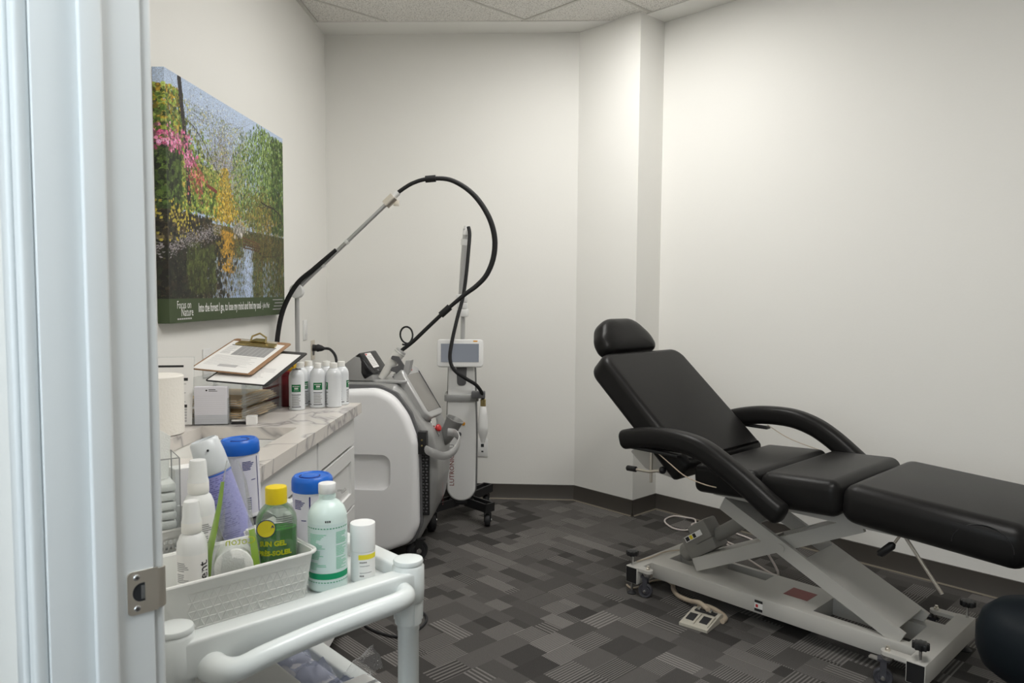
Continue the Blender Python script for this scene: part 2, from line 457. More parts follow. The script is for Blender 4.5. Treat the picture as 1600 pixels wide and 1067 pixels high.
def text_cyl(mb, txt, size, r, ang, z, vertical=False, **k):
    vs, fs = text_geo(txt, size, **k)
    if vertical: vs = [(-v[1], v[0], 0) for v in vs]
    mb.add([(r*math.cos(ang+v[0]/r), r*math.sin(ang+v[0]/r), z+v[1]) for v in vs], fs); return mb

def text_lines(mb, r, ang0, ang1, zs, h, seed=1, ragged=0.35):
    """fine print on a cylinder: one thin strip a line, ragged at the end"""
    q = random.Random(seed)
    for z in zs:
        a1 = ang0 + (ang1-ang0)*(1 - q.random()*ragged)
        mb.patch(r, z, z+h, ang0, a1, 5)
    return mb

def thing(name, label, cat, loc=(0, 0, 0), rotz=0.0, group=None, rot=None):
    o = bpy.data.objects.new(name, None); C.objects.link(o); o.empty_display_size = 0.05
    o.location = loc; o.rotation_euler = rot if rot else (0, 0, rotz)
    o['label'] = label; o['category'] = cat
    if group: o['group'] = group
    return o

def tag(o, label, cat, group=None):
    o['label'] = label; o['category'] = cat
    if group: o['group'] = group
    return o

def structure(o, label=None):
    o['kind'] = 'structure'
    if label: o['label'] = label
    return o

def nl(l, n, z=0.0): return Vector((LD.x*l + ND.x*n, LD.y*l + ND.y*n, z))
RZ45 = Matrix.Rotation(-PI/4, 4, 'Z')       # local x -> LD, local y -> ND

# ================================================================== the room
def wall(name, p, q, out, z0=0.0, z1=3.06, th=0.12, material=None):
    p = Vector((*p, 0)); q = Vector((*q, 0)); o = Vector((*out, 0)).normalized()*th
    vs = [p, q, q+o, p+o]
    mb = MB().prism([(v.x, v.y) for v in vs], z0, z1, 'z')
    return structure(mb.build(name, material or M['wall'], smooth=0))

W0, W1, W2, W3 = (-1.37, 4.885), (0.268, 4.852), (0.6075, 4.512), (0.7757, 4.6805)
R_END = nl(2.4, 3.858)
structure(MB().box(-4.2, 5.2, -4.6, 5.6, -0.05, 0.0).build('floor', M['carpet'], smooth=0), 'dark grey patterned carpet tile floor with striped rectangles')
wall('wall_left', (-1.37, 1.80), W0, (-1, 0))
wall('wall_back', (W0[0]-0.12, W0[1]+0.0024), W1, (0, 1))
wall('wall_pillar_face', W1, W2, (1, 1), th=0.2)
wall('wall_pillar_side', W2, W3, (-1, 1), th=0.2)
wall('wall_right', W3, (R_END.x, R_END.y), (1, 1))
wall('wall_end', tuple(nl(2.4, 3.98))[:2], tuple(nl(2.4, 0.195))[:2], (1, -1))
def ln_box(name, l0, l1, n0, n1, z0, z1, material, r=0):
    mb = MB()
    (mb.rbox(l0, l1, n0, n1, z0, z1, r, 3) if r else mb.box(l0, l1, n0, n1, z0, z1))
    return mb.xf(RZ45).build(name, material, smooth=35 if r else 0)
OPEN_L, OPEN_R, HEAD = -1.018, 0.052, 2.13
structure(ln_box('wall_door_left', -3.2, OPEN_L-0.019, 0.195, 0.315, 0, 3.06, M['wall']))
structure(ln_box('wall_door_right', OPEN_R+0.019, 3.2, 0.195, 0.315, 0, 3.06, M['wall']))
structure(ln_box('wall_door_head', OPEN_L-0.019, OPEN_R+0.019, 0.195, 0.315, HEAD+0.019, 3.06, M['wall']))
structure(ln_box('wall_hall_back', -3.2, 3.2, -1.72, -1.6, 0, 3.06, M['wall']))
structure(ln_box('wall_hall_left', -3.32, -3.2, -1.72, 0.315, 0, 3.06, M['wall']))
structure(ln_box('wall_hall_right', 3.2, 3.32, -1.72, 0.315, 0, 3.06, M['wall']))

# baseboards: vinyl cove with a small toe
def baseboard(name, p, q, inward, h=0.0985):
    p = Vector(p); q = Vector(q); d = (q-p); Ln = d.length; a = math.atan2(d.y, d.x)
    iv = Vector(inward); s = 1 if Vector((-d.y, d.x)).dot(iv) > 0 else -1
    prof = [(0.0, 0.0), (0.014*s, 0.0), (0.012*s, 0.004), (0.006*s, 0.014), (0.004*s, h-0.002), (0.002*s, h), (0.0, h)]
    mb = MB().prism(prof, 0, Ln, 'x').xf(Matrix.Translation((p.x, p.y, 0)) @ Matrix.Rotation(a, 4, 'Z'))
    o = structure(mb.build(name, M['base'], smooth=40))
    MB().prism([(0.0, 0.0), (0.019*s, 0.0), (0.017*s, 0.005), (0.0, 0.006)], 0, Ln, 'x').xf(Matrix.Translation((p.x, p.y, 0)) @ Matrix.Rotation(a, 4, 'Z')).build('sealant_bead', M['toe'], o, smooth=0)  # tan strip colours in the light caught along the cove toe
    return o
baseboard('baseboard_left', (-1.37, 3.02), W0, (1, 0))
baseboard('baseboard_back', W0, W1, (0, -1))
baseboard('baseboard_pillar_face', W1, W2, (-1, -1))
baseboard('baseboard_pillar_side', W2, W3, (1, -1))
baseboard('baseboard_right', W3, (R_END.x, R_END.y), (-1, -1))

# ceiling: slab, tiles in a T-bar grid that runs with the skewed wall, plaster border strips
ceil = structure(MB().box(-4.2, 5.2, -4.6, 5.6, 3.06, 3.12).build('ceiling', M['tbar'], smooth=0), 'suspended ceiling of speckled acoustic tiles')
def clip(poly, planes):
    for nx, ny, d in planes:          # keep nx*x+ny*y <= d
        out = []
        for i in range(len(poly)):
            a, b = poly[i-1], poly[i]; da = nx*a[0]+ny*a[1]-d; db = nx*b[0]+ny*b[1]-d
            if (da <= 0) != (db <= 0):
                t = da/(da-db); out.append((a[0]+(b[0]-a[0])*t, a[1]+(b[1]-a[1])*t))
            if db <= 0: out.append(b)
        poly = out
        if len(poly) < 3: return []
    return poly
BACK_EDGE, RIGHT_EDGE = 4.657, 3.672
PL_ = [(-1, 0, 1.346), (0, 1, BACK_EDGE), (0.70711, 0.70711, RIGHT_EDGE), (-0.70711, -0.70711, -0.33), (0.70711, -0.70711, 2.39)]
GL, TW = -3.337, 0.61
ROWS = [-0.43, 0.79, 2.01, 3.23, 3.84]
LAMPS = [(1, 2, 'recessed ceiling light panel towards the back wall'), (4, 1, 'recessed ceiling light panel nearer the doorway')]
for i in range(-2, 10):
    for j in range(len(ROWS)-1):
        if (i, j) in [q[:2] for q in LAMPS]: continue
        l0, l1, n0, n1 = GL+i*TW+0.007, GL+(i+1)*TW-0.007, ROWS[j]+0.007, ROWS[j+1]-0.007
        poly = clip([tuple(nl(l0, n0))[:2], tuple(nl(l1, n0))[:2], tuple(nl(l1, n1))[:2], tuple(nl(l0, n1))[:2]], PL_)
        if len(poly) < 3: continue
        MB().prism(poly, CEIL+0.004, CEIL+0.018, 'z').build('ceiling_tile', M['tile'], ceil, smooth=0)
for i in range(-2, 11):
    l = GL+i*TW
    poly = clip([tuple(nl(l-0.0075, 0.3))[:2], tuple(nl(l+0.0075, 0.3))[:2], tuple(nl(l+0.0075, 4))[:2], tuple(nl(l-0.0075, 4))[:2]], PL_)
    if len(poly) > 2: MB().prism(poly, CEIL, CEIL+0.03, 'z').build('grid_bar', M['tbar'], ceil, smooth=0)
for n in ROWS[1:-1]:
    poly = clip([tuple(nl(-5, n-0.0075))[:2], tuple(nl(2.4, n-0.0075))[:2], tuple(nl(2.4, n+0.0075))[:2], tuple(nl(-5, n+0.0075))[:2]], PL_)
    if len(poly) > 2: MB().prism(poly, CEIL-0.001, CEIL+0.03, 'z').build('grid_bar', M['tbar'], ceil, smooth=0)
structure(MB().box(-1.37, 0.50, BACK_EDGE, 4.90, CEIL-0.002, 3.06).build('trim_1', M['wall'], smooth=0), 'plaster border strip between ceiling tiles and back wall')
structure(ln_box('trim_2', -2.77, 2.4, RIGHT_EDGE, 3.87, CEIL-0.002, 3.06, M['wall']), 'plaster border strip between ceiling tiles and right wall')
structure(MB().box(-1.37, -1.347, 1.83, BACK_EDGE, CEIL-0.003, CEIL+0.003).build('trim_3', M['tbar'], smooth=0), 'white wall angle along the left ceiling edge')

def troffer(name, label, l0, l1, n0, n1, z, glow):
    t = thing(name, label, 'ceiling light', nl((l0+l1)/2, (n0+n1)/2, z), -PI/4)
    a, b = (l1-l0)/2, (n1-n0)/2
    mb = MB().box(-a, a, -b, -b+0.03, 0, 0.05).box(-a, a, b-0.03, b, 0, 0.05).box(-a, -a+0.03, -b+0.03, b-0.03, 0, 0.05).box(a-0.03, a, -b+0.03, b-0.03, 0, 0.05)
    mb.build('frame', M['tbar'], t, smooth=0)
    MB().box(-a+0.03, a-0.03, -b+0.03, b-0.03, 0.012, 0.02).build('diffuser', glow, t, smooth=0)
    return t
for i, j, lab in LAMPS:
    troffer('ceiling_troffer', lab, GL+i*TW+0.01, GL+(i+1)*TW-0.01, ROWS[j]+0.01, ROWS[j+1]-0.01, CEIL-0.004, M['troffer'] if i == 1 else M['door_troffer'])
troffer('hall_troffer', 'ceiling light panel out in the hallway', -0.9, 0.32, -1.1, -0.5, 3.0, M['hall_troffer'])

fill_panel = structure(ln_box('window_1', -1.35, 0.75, -1.605, -1.585, 0.85, 2.40, M['frame_paint']), 'frosted daylit window in the hallway wall')  # unseen panel added to send fill light through the doorway
for k in range(3):
    ln_box('pane', -1.30+0.675*k, -1.30+0.675*k+0.64, -1.585, -1.580, 0.90, 2.35, M['day_pane']).parent = fill_panel
# door frame: jambs, stops, casings; strike plate on the latch jamb
trim = structure(ln_box('trim_4', OPEN_L-0.019, OPEN_L, 0.195, 0.315, 0, HEAD, M['frame_paint'], 0.0015), 'white painted door jamb with nickel strike plate')
ln_box('door_stop', OPEN_L, OPEN_L+0.011, 0.2425, 0.2690, 0, HEAD-0.012, M['frame_paint'], 0.003).parent = trim
def casing(l0, l1, n0, n1, z0, z1): return ln_box('casing', l0, l1, n0, n1, z0, z1, M['frame_paint'], 0.005)
for o in (casing(OPEN_L-0.085, OPEN_L-0.006, 0.179, 0.195, 0, HEAD+0.085), casing(OPEN_L-0.085, OPEN_L-0.006, 0.315, 0.330, 0, HEAD+0.085),
          casing(OPEN_L-0.072, OPEN_L-0.030, 0.172, 0.180, 0, HEAD+0.07)): o.parent = trim
tr2 = structure(ln_box('trim_5', OPEN_R, OPEN_R+0.019, 0.195, 0.315, 0, HEAD, M['frame_paint'], 0.0015), 'white painted hinge-side door jamb')
for o in (ln_box('door_stop', OPEN_R-0.011, OPEN_R, 0.2425, 0.2690, 0, HEAD-0.012, M['frame_paint'], 0.003), casing(OPEN_R+0.006, OPEN_R+0.085, 0.179, 0.195, 0, HEAD+0.085), casing(OPEN_R+0.006, OPEN_R+0.085, 0.315, 0.330, 0, HEAD+0.085)): o.parent = tr2
tr3 = structure(ln_box('trim_6', OPEN_L-0.019, OPEN_R+0.019, 0.195, 0.315, HEAD, HEAD+0.019, M['frame_paint'], 0.0015), 'white painted head of the door frame')
for o in (casing(OPEN_L-0.006, OPEN_R+0.006, 0.179, 0.195, HEAD+0.006, HEAD+0.085), casing(OPEN_L-0.006, OPEN_R+0.006, 0.315, 0.330, HEAD+0.006, HEAD+0.085)): o.parent = tr3
# strike plate, in a frame with x = out of the jamb face, y = ND, z = up
zc = 0.970
def jam(mb): return mb.xf(Matrix.Translation(nl(OPEN_L, 0)) @ RZ45)
plate = MB()
out = rrect(0.282, 0.3195, zc-0.0285, zc+0.0285, [0.006, 0.0, 0.0, 0.006], 4)
hole = [(0.2990+0.0095*math.cos(a)*1.15, zc+0.0125*math.sin(a)) for a in [PI/2+PI*k/10 for k in range(11)]] + [(0.3035, zc-0.0110), (0.3035, zc+0.0110)]
bm_f = []
# plate as four quads strips around the hole: top band, bottom band, left, right (all one flush sheet 1.6 mm thick)
plate.prism(rrect(0.282, 0.3195, zc+0.0125, zc+0.0285, [0, 0, 0, 0.006], 4), 0.0, 0.0016, 'x')
plate.prism(rrect(0.282, 0.3195, zc-0.0285, zc-0.0125, [0.006, 0, 0, 0], 4), 0.0, 0.0016, 'x')
arc = [(0.2990+0.0110*math.cos(a), zc+0.0125*math.sin(a)) for a in [PI/2+PI*k/10 for k in range(11)]]
plate.prism(arc + [(0.282, zc-0.0125), (0.282, zc+0.0125)], 0.0, 0.0016, 'x')
plate.prism([(0.3035, zc-0.0125), (0.3195, zc-0.0125), (0.3195, zc+0.0125), (0.3035, zc+0.0125)], 0.0, 0.0016, 'x')
lip = [(0.0, 0.3195), (0.0016, 0.3195), (0.0012, 0.3235), (-0.0005, 0.3275), (-0.003, 0.3305), (-0.0045, 0.3295), (-0.002, 0.3265), (-0.0006, 0.323)]
plate.prism([(p[0], p[1]) for p in lip], zc-0.0265, zc+0.0265, 'z')
pl = jam(plate).build('strike_plate', M['nickel'], trim, smooth=30, label='satin nickel strike plate with two screws')
jam(MB().box(0.0001, 0.0006, 0.2885, 0.3035, zc-0.0122, zc+0.0122)).build('latch_hole', M['dark'], pl, smooth=0)
jam(MB().prism([(0.0010, 0.2985), (0.0024, 0.3030), (0.0006, 0.3032)], zc-0.009, zc+0.009, 'z')).build('latch_tongue', M['steel'], pl, smooth=30)
for dz in (0.0205, -0.0205):
    s = MB().lathe([(0.0001, 0.0030), (0.0030, 0.0028), (0.0042, 0.0018), (0.0042, 0.0010)], 16)
    s.xf(Matrix.Translation((0, 0.2935, zc+dz)) @ Matrix.Rotation(PI/2, 4, 'Y'))
    sc = jam(s).build('screw', M['steel'], pl)
    jam(MB().box(0.00285, 0.0032, 0.2935-0.0024, 0.2935+0.0024, zc+dz-0.0005, zc+dz+0.0005).box(0.00285, 0.0032, 0.2935-0.0005, 0.2935+0.0005, zc+dz-0.0024, zc+dz+0.0024)).build('screw_slot', M['dark'], trim, smooth=0)

# ================================================================== canvas print
def paint_forest(W=560, H=410):
    """autumn river scene as a colour grid, row 0 at the bottom"""
    u, v = np.meshgrid(np.linspace(0, 1, W), np.linspace(0, 1, H))
    img = np.zeros((H, W, 3)); q = np.random.default_rng(5); asp = W/H
    img[:] = (188, 204, 228); img -= ((1-v)*22)[..., None]
    def blob(x, y, rx, ry, col, a=1.0, ang=0.0):
        cx, cy_ = int(x*W), int(y*H); R = int(max(rx*W, ry*H))+2
        x0, x1, y0, y1 = max(cx-R, 0), min(cx+R, W), max(cy_-R, 0), min(cy_+R, H)
        if x1 <= x0 or y1 <= y0: return
        uu = (u[y0:y1, x0:x1]-x)*W; vv = (v[y0:y1, x0:x1]-y)*H
        c, s_ = math.cos(ang), math.sin(ang); p = (uu*c+vv*s_)/(rx*W); r = (-uu*s_+vv*c)/(ry*H)
        k = (p*p+r*r < 1)*a
        img[y0:y1, x0:x1] = img[y0:y1, x0:x1]*(1-k[..., None])+np.array(col, float)*k[..., None]
    def stroke(pts, w, col, a=1.0):
        for (xa, ya), (xb, yb) in zip(pts[:-1], pts[1:]):
            n = int(max(abs(xb-xa)*W, abs(yb-ya)*H)*0.8)+1
            for i in range(n):
                t = i/n; blob(xa+(xb-xa)*t, ya+(yb-ya)*t, w, w*asp, col, a)
    def leaves(n, fx, fy, size, cols, a=0.9, tall=1.0, jit=0.35):
        for _ in range(n):
            sz = size*(0.5+q.random()); c = np.array(cols[q.integers(len(cols))], float)*(1-jit+2*jit*q.random())
            blob(fx(), fy(), sz, sz*asp*tall, c.clip(0, 255), a, 0.6*q.standard_normal())
    un = lambda a_, b_: (lambda: a_+(b_-a_)*q.random())
    nm = lambda m_, s_: (lambda: m_+s_*q.standard_normal())
    greens = [(96, 124, 44), (128, 146, 58), (68, 92, 36), (150, 164, 84), (52, 70, 30)]
    yell = [(200, 166, 50), (180, 144, 44), (214, 184, 84), (150, 128, 44), (110, 110, 40)]
    dark = [(38, 34, 26), (24, 24, 20), (52, 44, 32), (34, 38, 26)]
    # distant bare trees against the sky
    for _ in range(150):
        x = 0.30+0.26*q.random(); y = 0.52; top = 0.72+0.20*q.random()*(1-abs(x-0.42)*3)
        stroke([(x, y), (x+0.015*q.standard_normal(), (y+top)/2), (x+0.05*q.standard_normal(), top)], 0.0011, np.array((140, 132, 140))*(0.8+0.3*q.random()), 0.7)
    leaves(900, nm(0.40, 0.09), nm(0.66, 0.07), 0.0035, [(158, 150, 150), (176, 168, 160), (128, 120, 104), (150, 148, 110)], 0.5)
    # hazy greens behind the water line
    leaves(1500, un(0.25, 0.75), nm(0.52, 0.05), 0.005, greens+[(170, 168, 110), (140, 120, 90)], 0.7)
    # left bank
    leaves(2200, un(-0.02, 0.11), lambda: 0.60+0.34*q.random()**1.4, 0.0052, yell+greens+greens, 0.9)
    leaves(2600, lambda: abs(q.standard_normal())*0.13, nm(0.62, 0.07), 0.0058, greens+[(110, 140, 60)], 0.9)
    leaves(2200, un(0.08, 0.38), lambda: 0.47+0.20*q.random(), 0.0050, greens+[(150, 170, 80), (170, 150, 70)], 0.9)
    leaves(900, un(-0.01, 0.09), un(0.45, 0.72), 0.007, [(44, 60, 28), (64, 84, 36), (84, 104, 44), (30, 36, 22)], 0.85)
    for _ in range(900):                                  # golden bush
        t = q.random(); y = 0.45+0.25*t; x = 0.415+(0.075*(1-t)+0.012)*q.standard_normal()*0.7
        blob(x, y, 0.0045, 0.006, np.array(yell[q.integers(4)], float)*(0.75+0.5*q.random()), 0.95)
    # willow on the right
    for _ in range(8500):
        x = 0.48+0.54*q.random()**0.8; lo = 0.56-0.10*(x-0.5); y = lo+0.46*q.random()
        if y > 0.96-0.22*max(0, 0.72-x)*3+0.03*q.standard_normal(): continue
        if q.random() < 0.35 and x < 0.75: continue
        blob(x, y, 0.0032, 0.0090, np.array([(108, 140, 66), (142, 166, 88), (74, 100, 44), (52, 74, 34), (164, 184, 112)][q.integers(5)], float)*(0.75+0.45*q.random()), 0.9, 0.35*q.standard_normal())
    for _ in range(3000):
        x = 0.84+0.15*q.standard_normal(); y = 0.51+0.065*q.standard_normal()
        if y < 0.42: continue
        blob(x, y, 0.0028, 0.0085, np.array([(124, 130, 62), (170, 150, 66), (84, 98, 44), (150, 118, 58), (64, 66, 36)][q.integers(5)], float)*(0.7+0.5*q.random()), 0.85, 0.25*q.standard_normal())
    leaves(700, un(0.86, 1.01), un(0.45, 0.97), 0.005, [(40, 60, 28), (56, 80, 34), (88, 106, 52)], 0.85, 1.6)
    stroke([(1.0, 0.50), (0.95, 0.565), (0.88, 0.585), (0.80, 0.59), (0.74, 0.60)], 0.0032, (40, 32, 26))
    stroke([(0.80, 0.59), (0.76, 0.57), (0.70, 0.575)], 0.0018, (48, 40, 30))
    # left trunk with limbs
    stroke([(0.092, 0.99), (0.105, 0.88), (0.125, 0.76), (0.135, 0.62), (0.14, 0.50)], 0.0125, (46, 42, 42))
    stroke([(0.125, 0.84), (0.18, 0.825), (0.25, 0.78), (0.31, 0.71), (0.36, 0.66)], 0.0024, (52, 48, 48))
    stroke([(0.20, 0.82), (0.205, 0.73), (0.22, 0.68)], 0.0018, (56, 50, 46)); stroke([(0.10, 0.90), (0.06, 0.86), (0.02, 0.87)], 0.0014, (60, 56, 52))
    for _ in range(170):
        x = 0.14+0.44*q.random(); y = 0.66+0.24*q.random(); dx_ = 0.05*q.standard_normal(); dy_ = 0.05*q.standard_normal()
        stroke([(x, y), (x+dx_, y+dy_), (x+1.6*dx_, y+1.3*dy_+0.02)], 0.0009, (96, 90, 92), 0.7)
    leaves(1500, un(0.12, 0.62), lambda: 0.60+0.32*q.random()**1.3, 0.0028, [(150, 160, 90), (176, 170, 90), (120, 134, 70), (190, 176, 110)], 0.65)
    leaves(500, un(0.15, 0.60), un(0.86, 0.98), 0.0022, [(206, 216, 232), (168, 182, 206), (150, 156, 150)], 0.6)
    pink = [(206, 106, 150), (222, 140, 172), (188, 84, 124), (170, 110, 120)]
    leaves(150, nm(0.045, 0.030), nm(0.735, 0.024), 0.0042, pink, 0.9); leaves(140, nm(0.15, 0.022), nm(0.675, 0.018), 0.0042, pink, 0.9); leaves(45, nm(0.125, 0.018), nm(0.755, 0.02), 0.004, pink, 0.9)
    leaves(120, nm(0.20, 0.03), nm(0.60, 0.03), 0.0045, [(186, 90, 84), (206, 124, 120), (150, 90, 60)], 0.85)
    stroke([(0.27, 0.595), (0.34, 0.58)], 0.006, (128, 62, 52))
    # water: darkened, wavering mirror of the bank
    wl = 0.435; up = img.copy()
    for r in range(0, int(wl*H)):
        d = wl-r/H; src = int(min(H-1, (wl+0.01+d*1.22)*H))
        sh = (np.arange(W)+2.5*q.standard_normal()+1.5*math.sin(r*0.8)).astype(int).clip(0, W-1)
        img[r] = up[src, sh]*0.62+np.array([14, 13, 6])
    for _ in range(6500):
        x = q.random(); y = 0.09+0.335*q.random()
        c = [(58, 50, 32), (104, 88, 46), (140, 106, 50), (88, 92, 48), (44, 40, 28), (120, 116, 70)][q.integers(6)]
        blob(x, y, 0.0013, 0.013, np.array(c, float)*(0.7+0.5*q.random()), 0.6)
    for _ in range(1500):
        x = 0.52+0.16*q.standard_normal(); y = 0.09+0.20*q.random()**1.4
        if x < 0.26 or abs(x-0.70) < 0.05: continue
        blob(x, y, 0.0018, 0.009, (170, 190, 226), 0.7)
    for _ in range(420): blob(0.60+0.022*q.standard_normal(), 0.10+0.25*q.random(), 0.0022, 0.012, (186, 202, 232), 0.75)
    for _ in range(500): blob(0.415+0.03*q.standard_normal(), 0.22+0.19*q.random(), 0.0035, 0.006, np.array((196, 148, 52))*(0.7+0.5*q.random()), 0.8)
    leaves(2600, lambda: 0.15*abs(q.standard_normal()), lambda: 0.09+0.30*q.random(), 0.0075, dark, 0.8)
    leaves(1300, lambda: 0.30*q.random(), lambda: 0.33+0.12*q.random(), 0.006, dark+[(72, 62, 40), (96, 84, 56)], 0.85)
    leaves(500, un(0.12, 0.32), un(0.12, 0.33), 0.006, [(60, 70, 34), (84, 92, 44), (50, 54, 30)], 0.6, 1.6)
    for _ in range(650):                                  # pale leaf litter along the shore
        t = q.random(); x = 0.01+0.36*t; y = 0.285+0.13*t**0.7+0.018*q.standard_normal()
        blob(x, y, 0.0032, 0.0026, np.array((172, 164, 168))*(0.6+0.5*q.random()), 0.8)
    for _ in range(110): blob(0.085+0.045*q.standard_normal(), 0.42+0.04*q.standard_normal(), 0.0042, 0.0055, np.array((204, 186, 76))*(0.8+0.3*q.random()), 0.9, q.random()*3)
    leaves(140, nm(0.525, 0.022), nm(0.425, 0.014), 0.006, [(184, 178, 170), (150, 146, 138), (120, 116, 108)], 0.85)
    for k in range(4): stroke([(0.56, 0.395-0.016*k), (0.72, 0.375-0.012*k)], 0.0028, (100-8*k, 70-6*k, 46-4*k))
    leaves(9000, un(0, 1), un(0.10, 0.93), 0.0019, [(30, 30, 22), (60, 58, 40), (150, 150, 100), (90, 100, 60)], 0.30)
    n_ = q.random((H, W))-0.5
    img *= (1+0.30*n_[..., None])
    img[v < 0.098] = (62, 76, 46)
    img = img.clip(0, 255)/255
    return np.where(img <= 0.04045, img/12.92, ((img+0.055)/1.055)**2.4), W, H

def paint_mat():
    mt, nt, b = new_mat('printed_canvas')
    a = nt.nodes.new('ShaderNodeAttribute'); a.attribute_name = 'paint'
    nt.links.new(a.outputs['Color'], b.inputs['Base Color'])
    b.inputs['Roughness'].default_value = 0.65
    n = nt.nodes.new('ShaderNodeTexNoise'); n.inputs['Scale'].default_value = 700
    bp = nt.nodes.new('ShaderNodeBump'); bp.inputs['Strength'].default_value = 0.12; bp.inputs['Distance'].default_value = 0.001
    nt.links.new(n.outputs['Fac'], bp.inputs['Height']); nt.links.new(bp.outputs[0], b.inputs['Normal'])
    return mt
M['print'] = paint_mat()
PY0, PY1, PZ0, PZ1, PX = 2.668, 3.917, 1.240, 2.154, -1.326
cols, PW, PH = paint_forest()
art = thing('canvas_print', 'canvas print of a forest river in autumn colours with green caption band', 'picture', (-1.369, (PY0+PY1)/2, PZ0))
def grid_mesh(name, fn, W, H, colf, parent):
    vs = [fn(i/(W-1), j/(H-1)) for j in range(H) for i in range(W)]
    fs = [(j*W+i, j*W+i+1, (j+1)*W+i+1, (j+1)*W+i) for j in range(H-1) for i in range(W-1)]
    me = bpy.data.meshes.new(name); me.from_pydata(vs, [], fs); me.update()
    at = me.color_attributes.new('paint', 'FLOAT_COLOR', 'POINT')
    at.data.foreach_set('color', np.concatenate([colf.reshape(-1, 3), np.ones((W*H, 1))], 1).astype(np.float32).ravel())
    me.materials.append(M['print'])
    o = bpy.data.objects.new(name, me); C.objects.link(o); o.parent = parent
    return o
hw, hz, dx = (PY1-PY0)/2, PZ1-PZ0, PX+1.369
grid_mesh('printed_face', lambda a, b: (dx, -hw+2*hw*a, hz*b), PW, PH, cols, art)
grid_mesh('printed_edge', lambda a, b: (dx*a, -hw, hz*b), 16, PH, cols[:, 15::-1][:, :16], art)
MB().box(0.0, dx-0.0006, -hw+0.0006, hw, 0.0, hz).build('stretcher_frame', M['canvas_edge'], art, smooth=0)
def art_text(txt, size, yy, zz, xs=1.0, bold=0.0, name='caption'):
    mt = Matrix.Translation((dx+0.0008, yy, zz)) @ Matrix(((0, 0, 1, 0), (1, 0, 0, 0), (0, 1, 0, 0), (0, 0, 0, 1)))
    return text_flat(MB(), txt, size, mt, xs=xs, bold=bold).build(name, M['white_ink'], art, smooth=0, fix=False)
art_text('Into the forest I go, to lose my mind and find my soul', 0.050, -0.055, 0.052, 0.62, 0.0006)
art_text('- John Muir', 0.038, 0.345, 0.050, 0.62, 0.0)
art_text('Focus on', 0.042, -hw+0.115, 0.066, 0.75)
art_text('Nature', 0.046, -hw+0.140, 0.038, 0.75)
fpn = MB()
for k in range(7): fpn.box(dx+0.0004, dx+0.0009, -hw+0.060+0.017*k, -hw+0.073+0.017*k, 0.011, 0.017)
for k, w in enumerate((0.150, 0.120, 0.135, 0.150)): fpn.box(dx+0.0004, dx+0.0009, hw-0.030-w, hw-0.030, 0.075-0.016*k, 0.0785-0.016*k)
fpn.build('fine_print', M['pale_ink'], art, smooth=0)

# ================================================================== wall plates
def wall_plate(name, label, loc, rotz, material, kind):
    """plate in local x-z plane, facing local -y"""
    t = thing(name, label, 'wall plate', loc, rotz)
    MB().rbox(-0.036, 0.036, -0.006, 0, -0.06, 0.06, 0.003).build('plate', material, t)
    if kind == 'switch':
        r = MB().rbox(-0.017, 0.017, -0.010, -0.005, -0.033, 0.033, 0.002).build('rocker', material, t)
    elif kind == 'jack':
        MB().box(-0.010, 0.010, -0.0066, -0.004, 0.004, 0.026).build('socket', M['dark'], t, smooth=0)
        MB().box(-0.007, 0.007, -0.0066, -0.004, -0.030, -0.020).build('socket', M['dark'], t, smooth=0)
    else:
        for z in (0.02, -0.02):
            f = MB().rbox(-0.017, 0.017, -0.008, -0.005, z-0.014, z+0.014, 0.004).build('receptacle', M['white_plastic'] if material is not M['nickel'] else M['dark_silver'], t)
            MB().box(-0.008, -0.005, -0.0084, -0.007, z-0.005, z+0.006).box(0.005, 0.008, -0.0084, -0.007, z-0.005, z+0.006).build('slot', M['dark'], f, smooth=0)
    return t
wall_plate('switch_plate', 'small white switch plate on left wall beyond the canvas print', (-1.37, 4.40, 1.13), PI/2, M['white_plastic'], 'switch')
wall_plate('outlet_plate', 'metal outlet plate on left wall with a black plug in it', (-1.37, 4.55, 1.0), PI/2, M['nickel'], 'outlet')
wall_plate('outlet_plate', 'white outlet plate on left wall behind the clipboards', (-1.37, 3.06, 1.06), PI/2, M['white_plastic'], 'outlet')
wall_plate('data_plate', 'white data socket plate low on back wall', (-0.338, 4.864, 0.338), -0.02, M['white_plastic'], 'jack')

# ================================================================== cabinets, worktop, sink
CAB_X, CAB_Z0, CAB_Z1 = -0.735, 0.10, 0.868
def shaker(name, parent, y0, y1, z0, z1, rail=0.045):
    g = 0.003; a, b, c, d = y0+g, y1-g, z0+g, z1-g
    f = MB().box(0, 0.020, a, a+rail, c, d).box(0, 0.020, b-rail, b, c, d).box(0, 0.020, a+rail, b-rail, c, c+rail).box(0, 0.020, a+rail, b-rail, d-rail, d)
    o = f.build(name, M['cabinet'], parent, smooth=0)
    MB().box(0, 0.011, a+rail, b-rail, c+rail, d-rail).build('panel', M['cabinet'], o, smooth=0)
    return o
def knob(parent, yy, zz):
    s = MB().cyl((0.018, yy, zz), (0.040, yy, zz), 0.004, 0.004, 12)
    s.cyl((0.040, yy-0.022, zz), (0.040, yy+0.022, zz), 0.005, 0.005, 12)
    return s.build('bar_pull', M['steel'], parent)
def cabinet_body(t, y0, y1):
    w = 0.016
    mb = MB().box(-0.63, 0, y0, y0+w, CAB_Z0, CAB_Z1).box(-0.63, 0, y1-w, y1, CAB_Z0, CAB_Z1).box(-0.63, 0, y0+w, y1-w, CAB_Z0, CAB_Z0+w).box(-0.63, -0.62, y0+w, y1-w, CAB_Z0+w, CAB_Z1)
    mb.build('body', M['cabinet'], t, smooth=0)
    MB().box(-0.60, -0.06, y0+0.004, y1-0.004, 0.0, CAB_Z0).build('plinth', M['cabinet'], t, smooth=0)
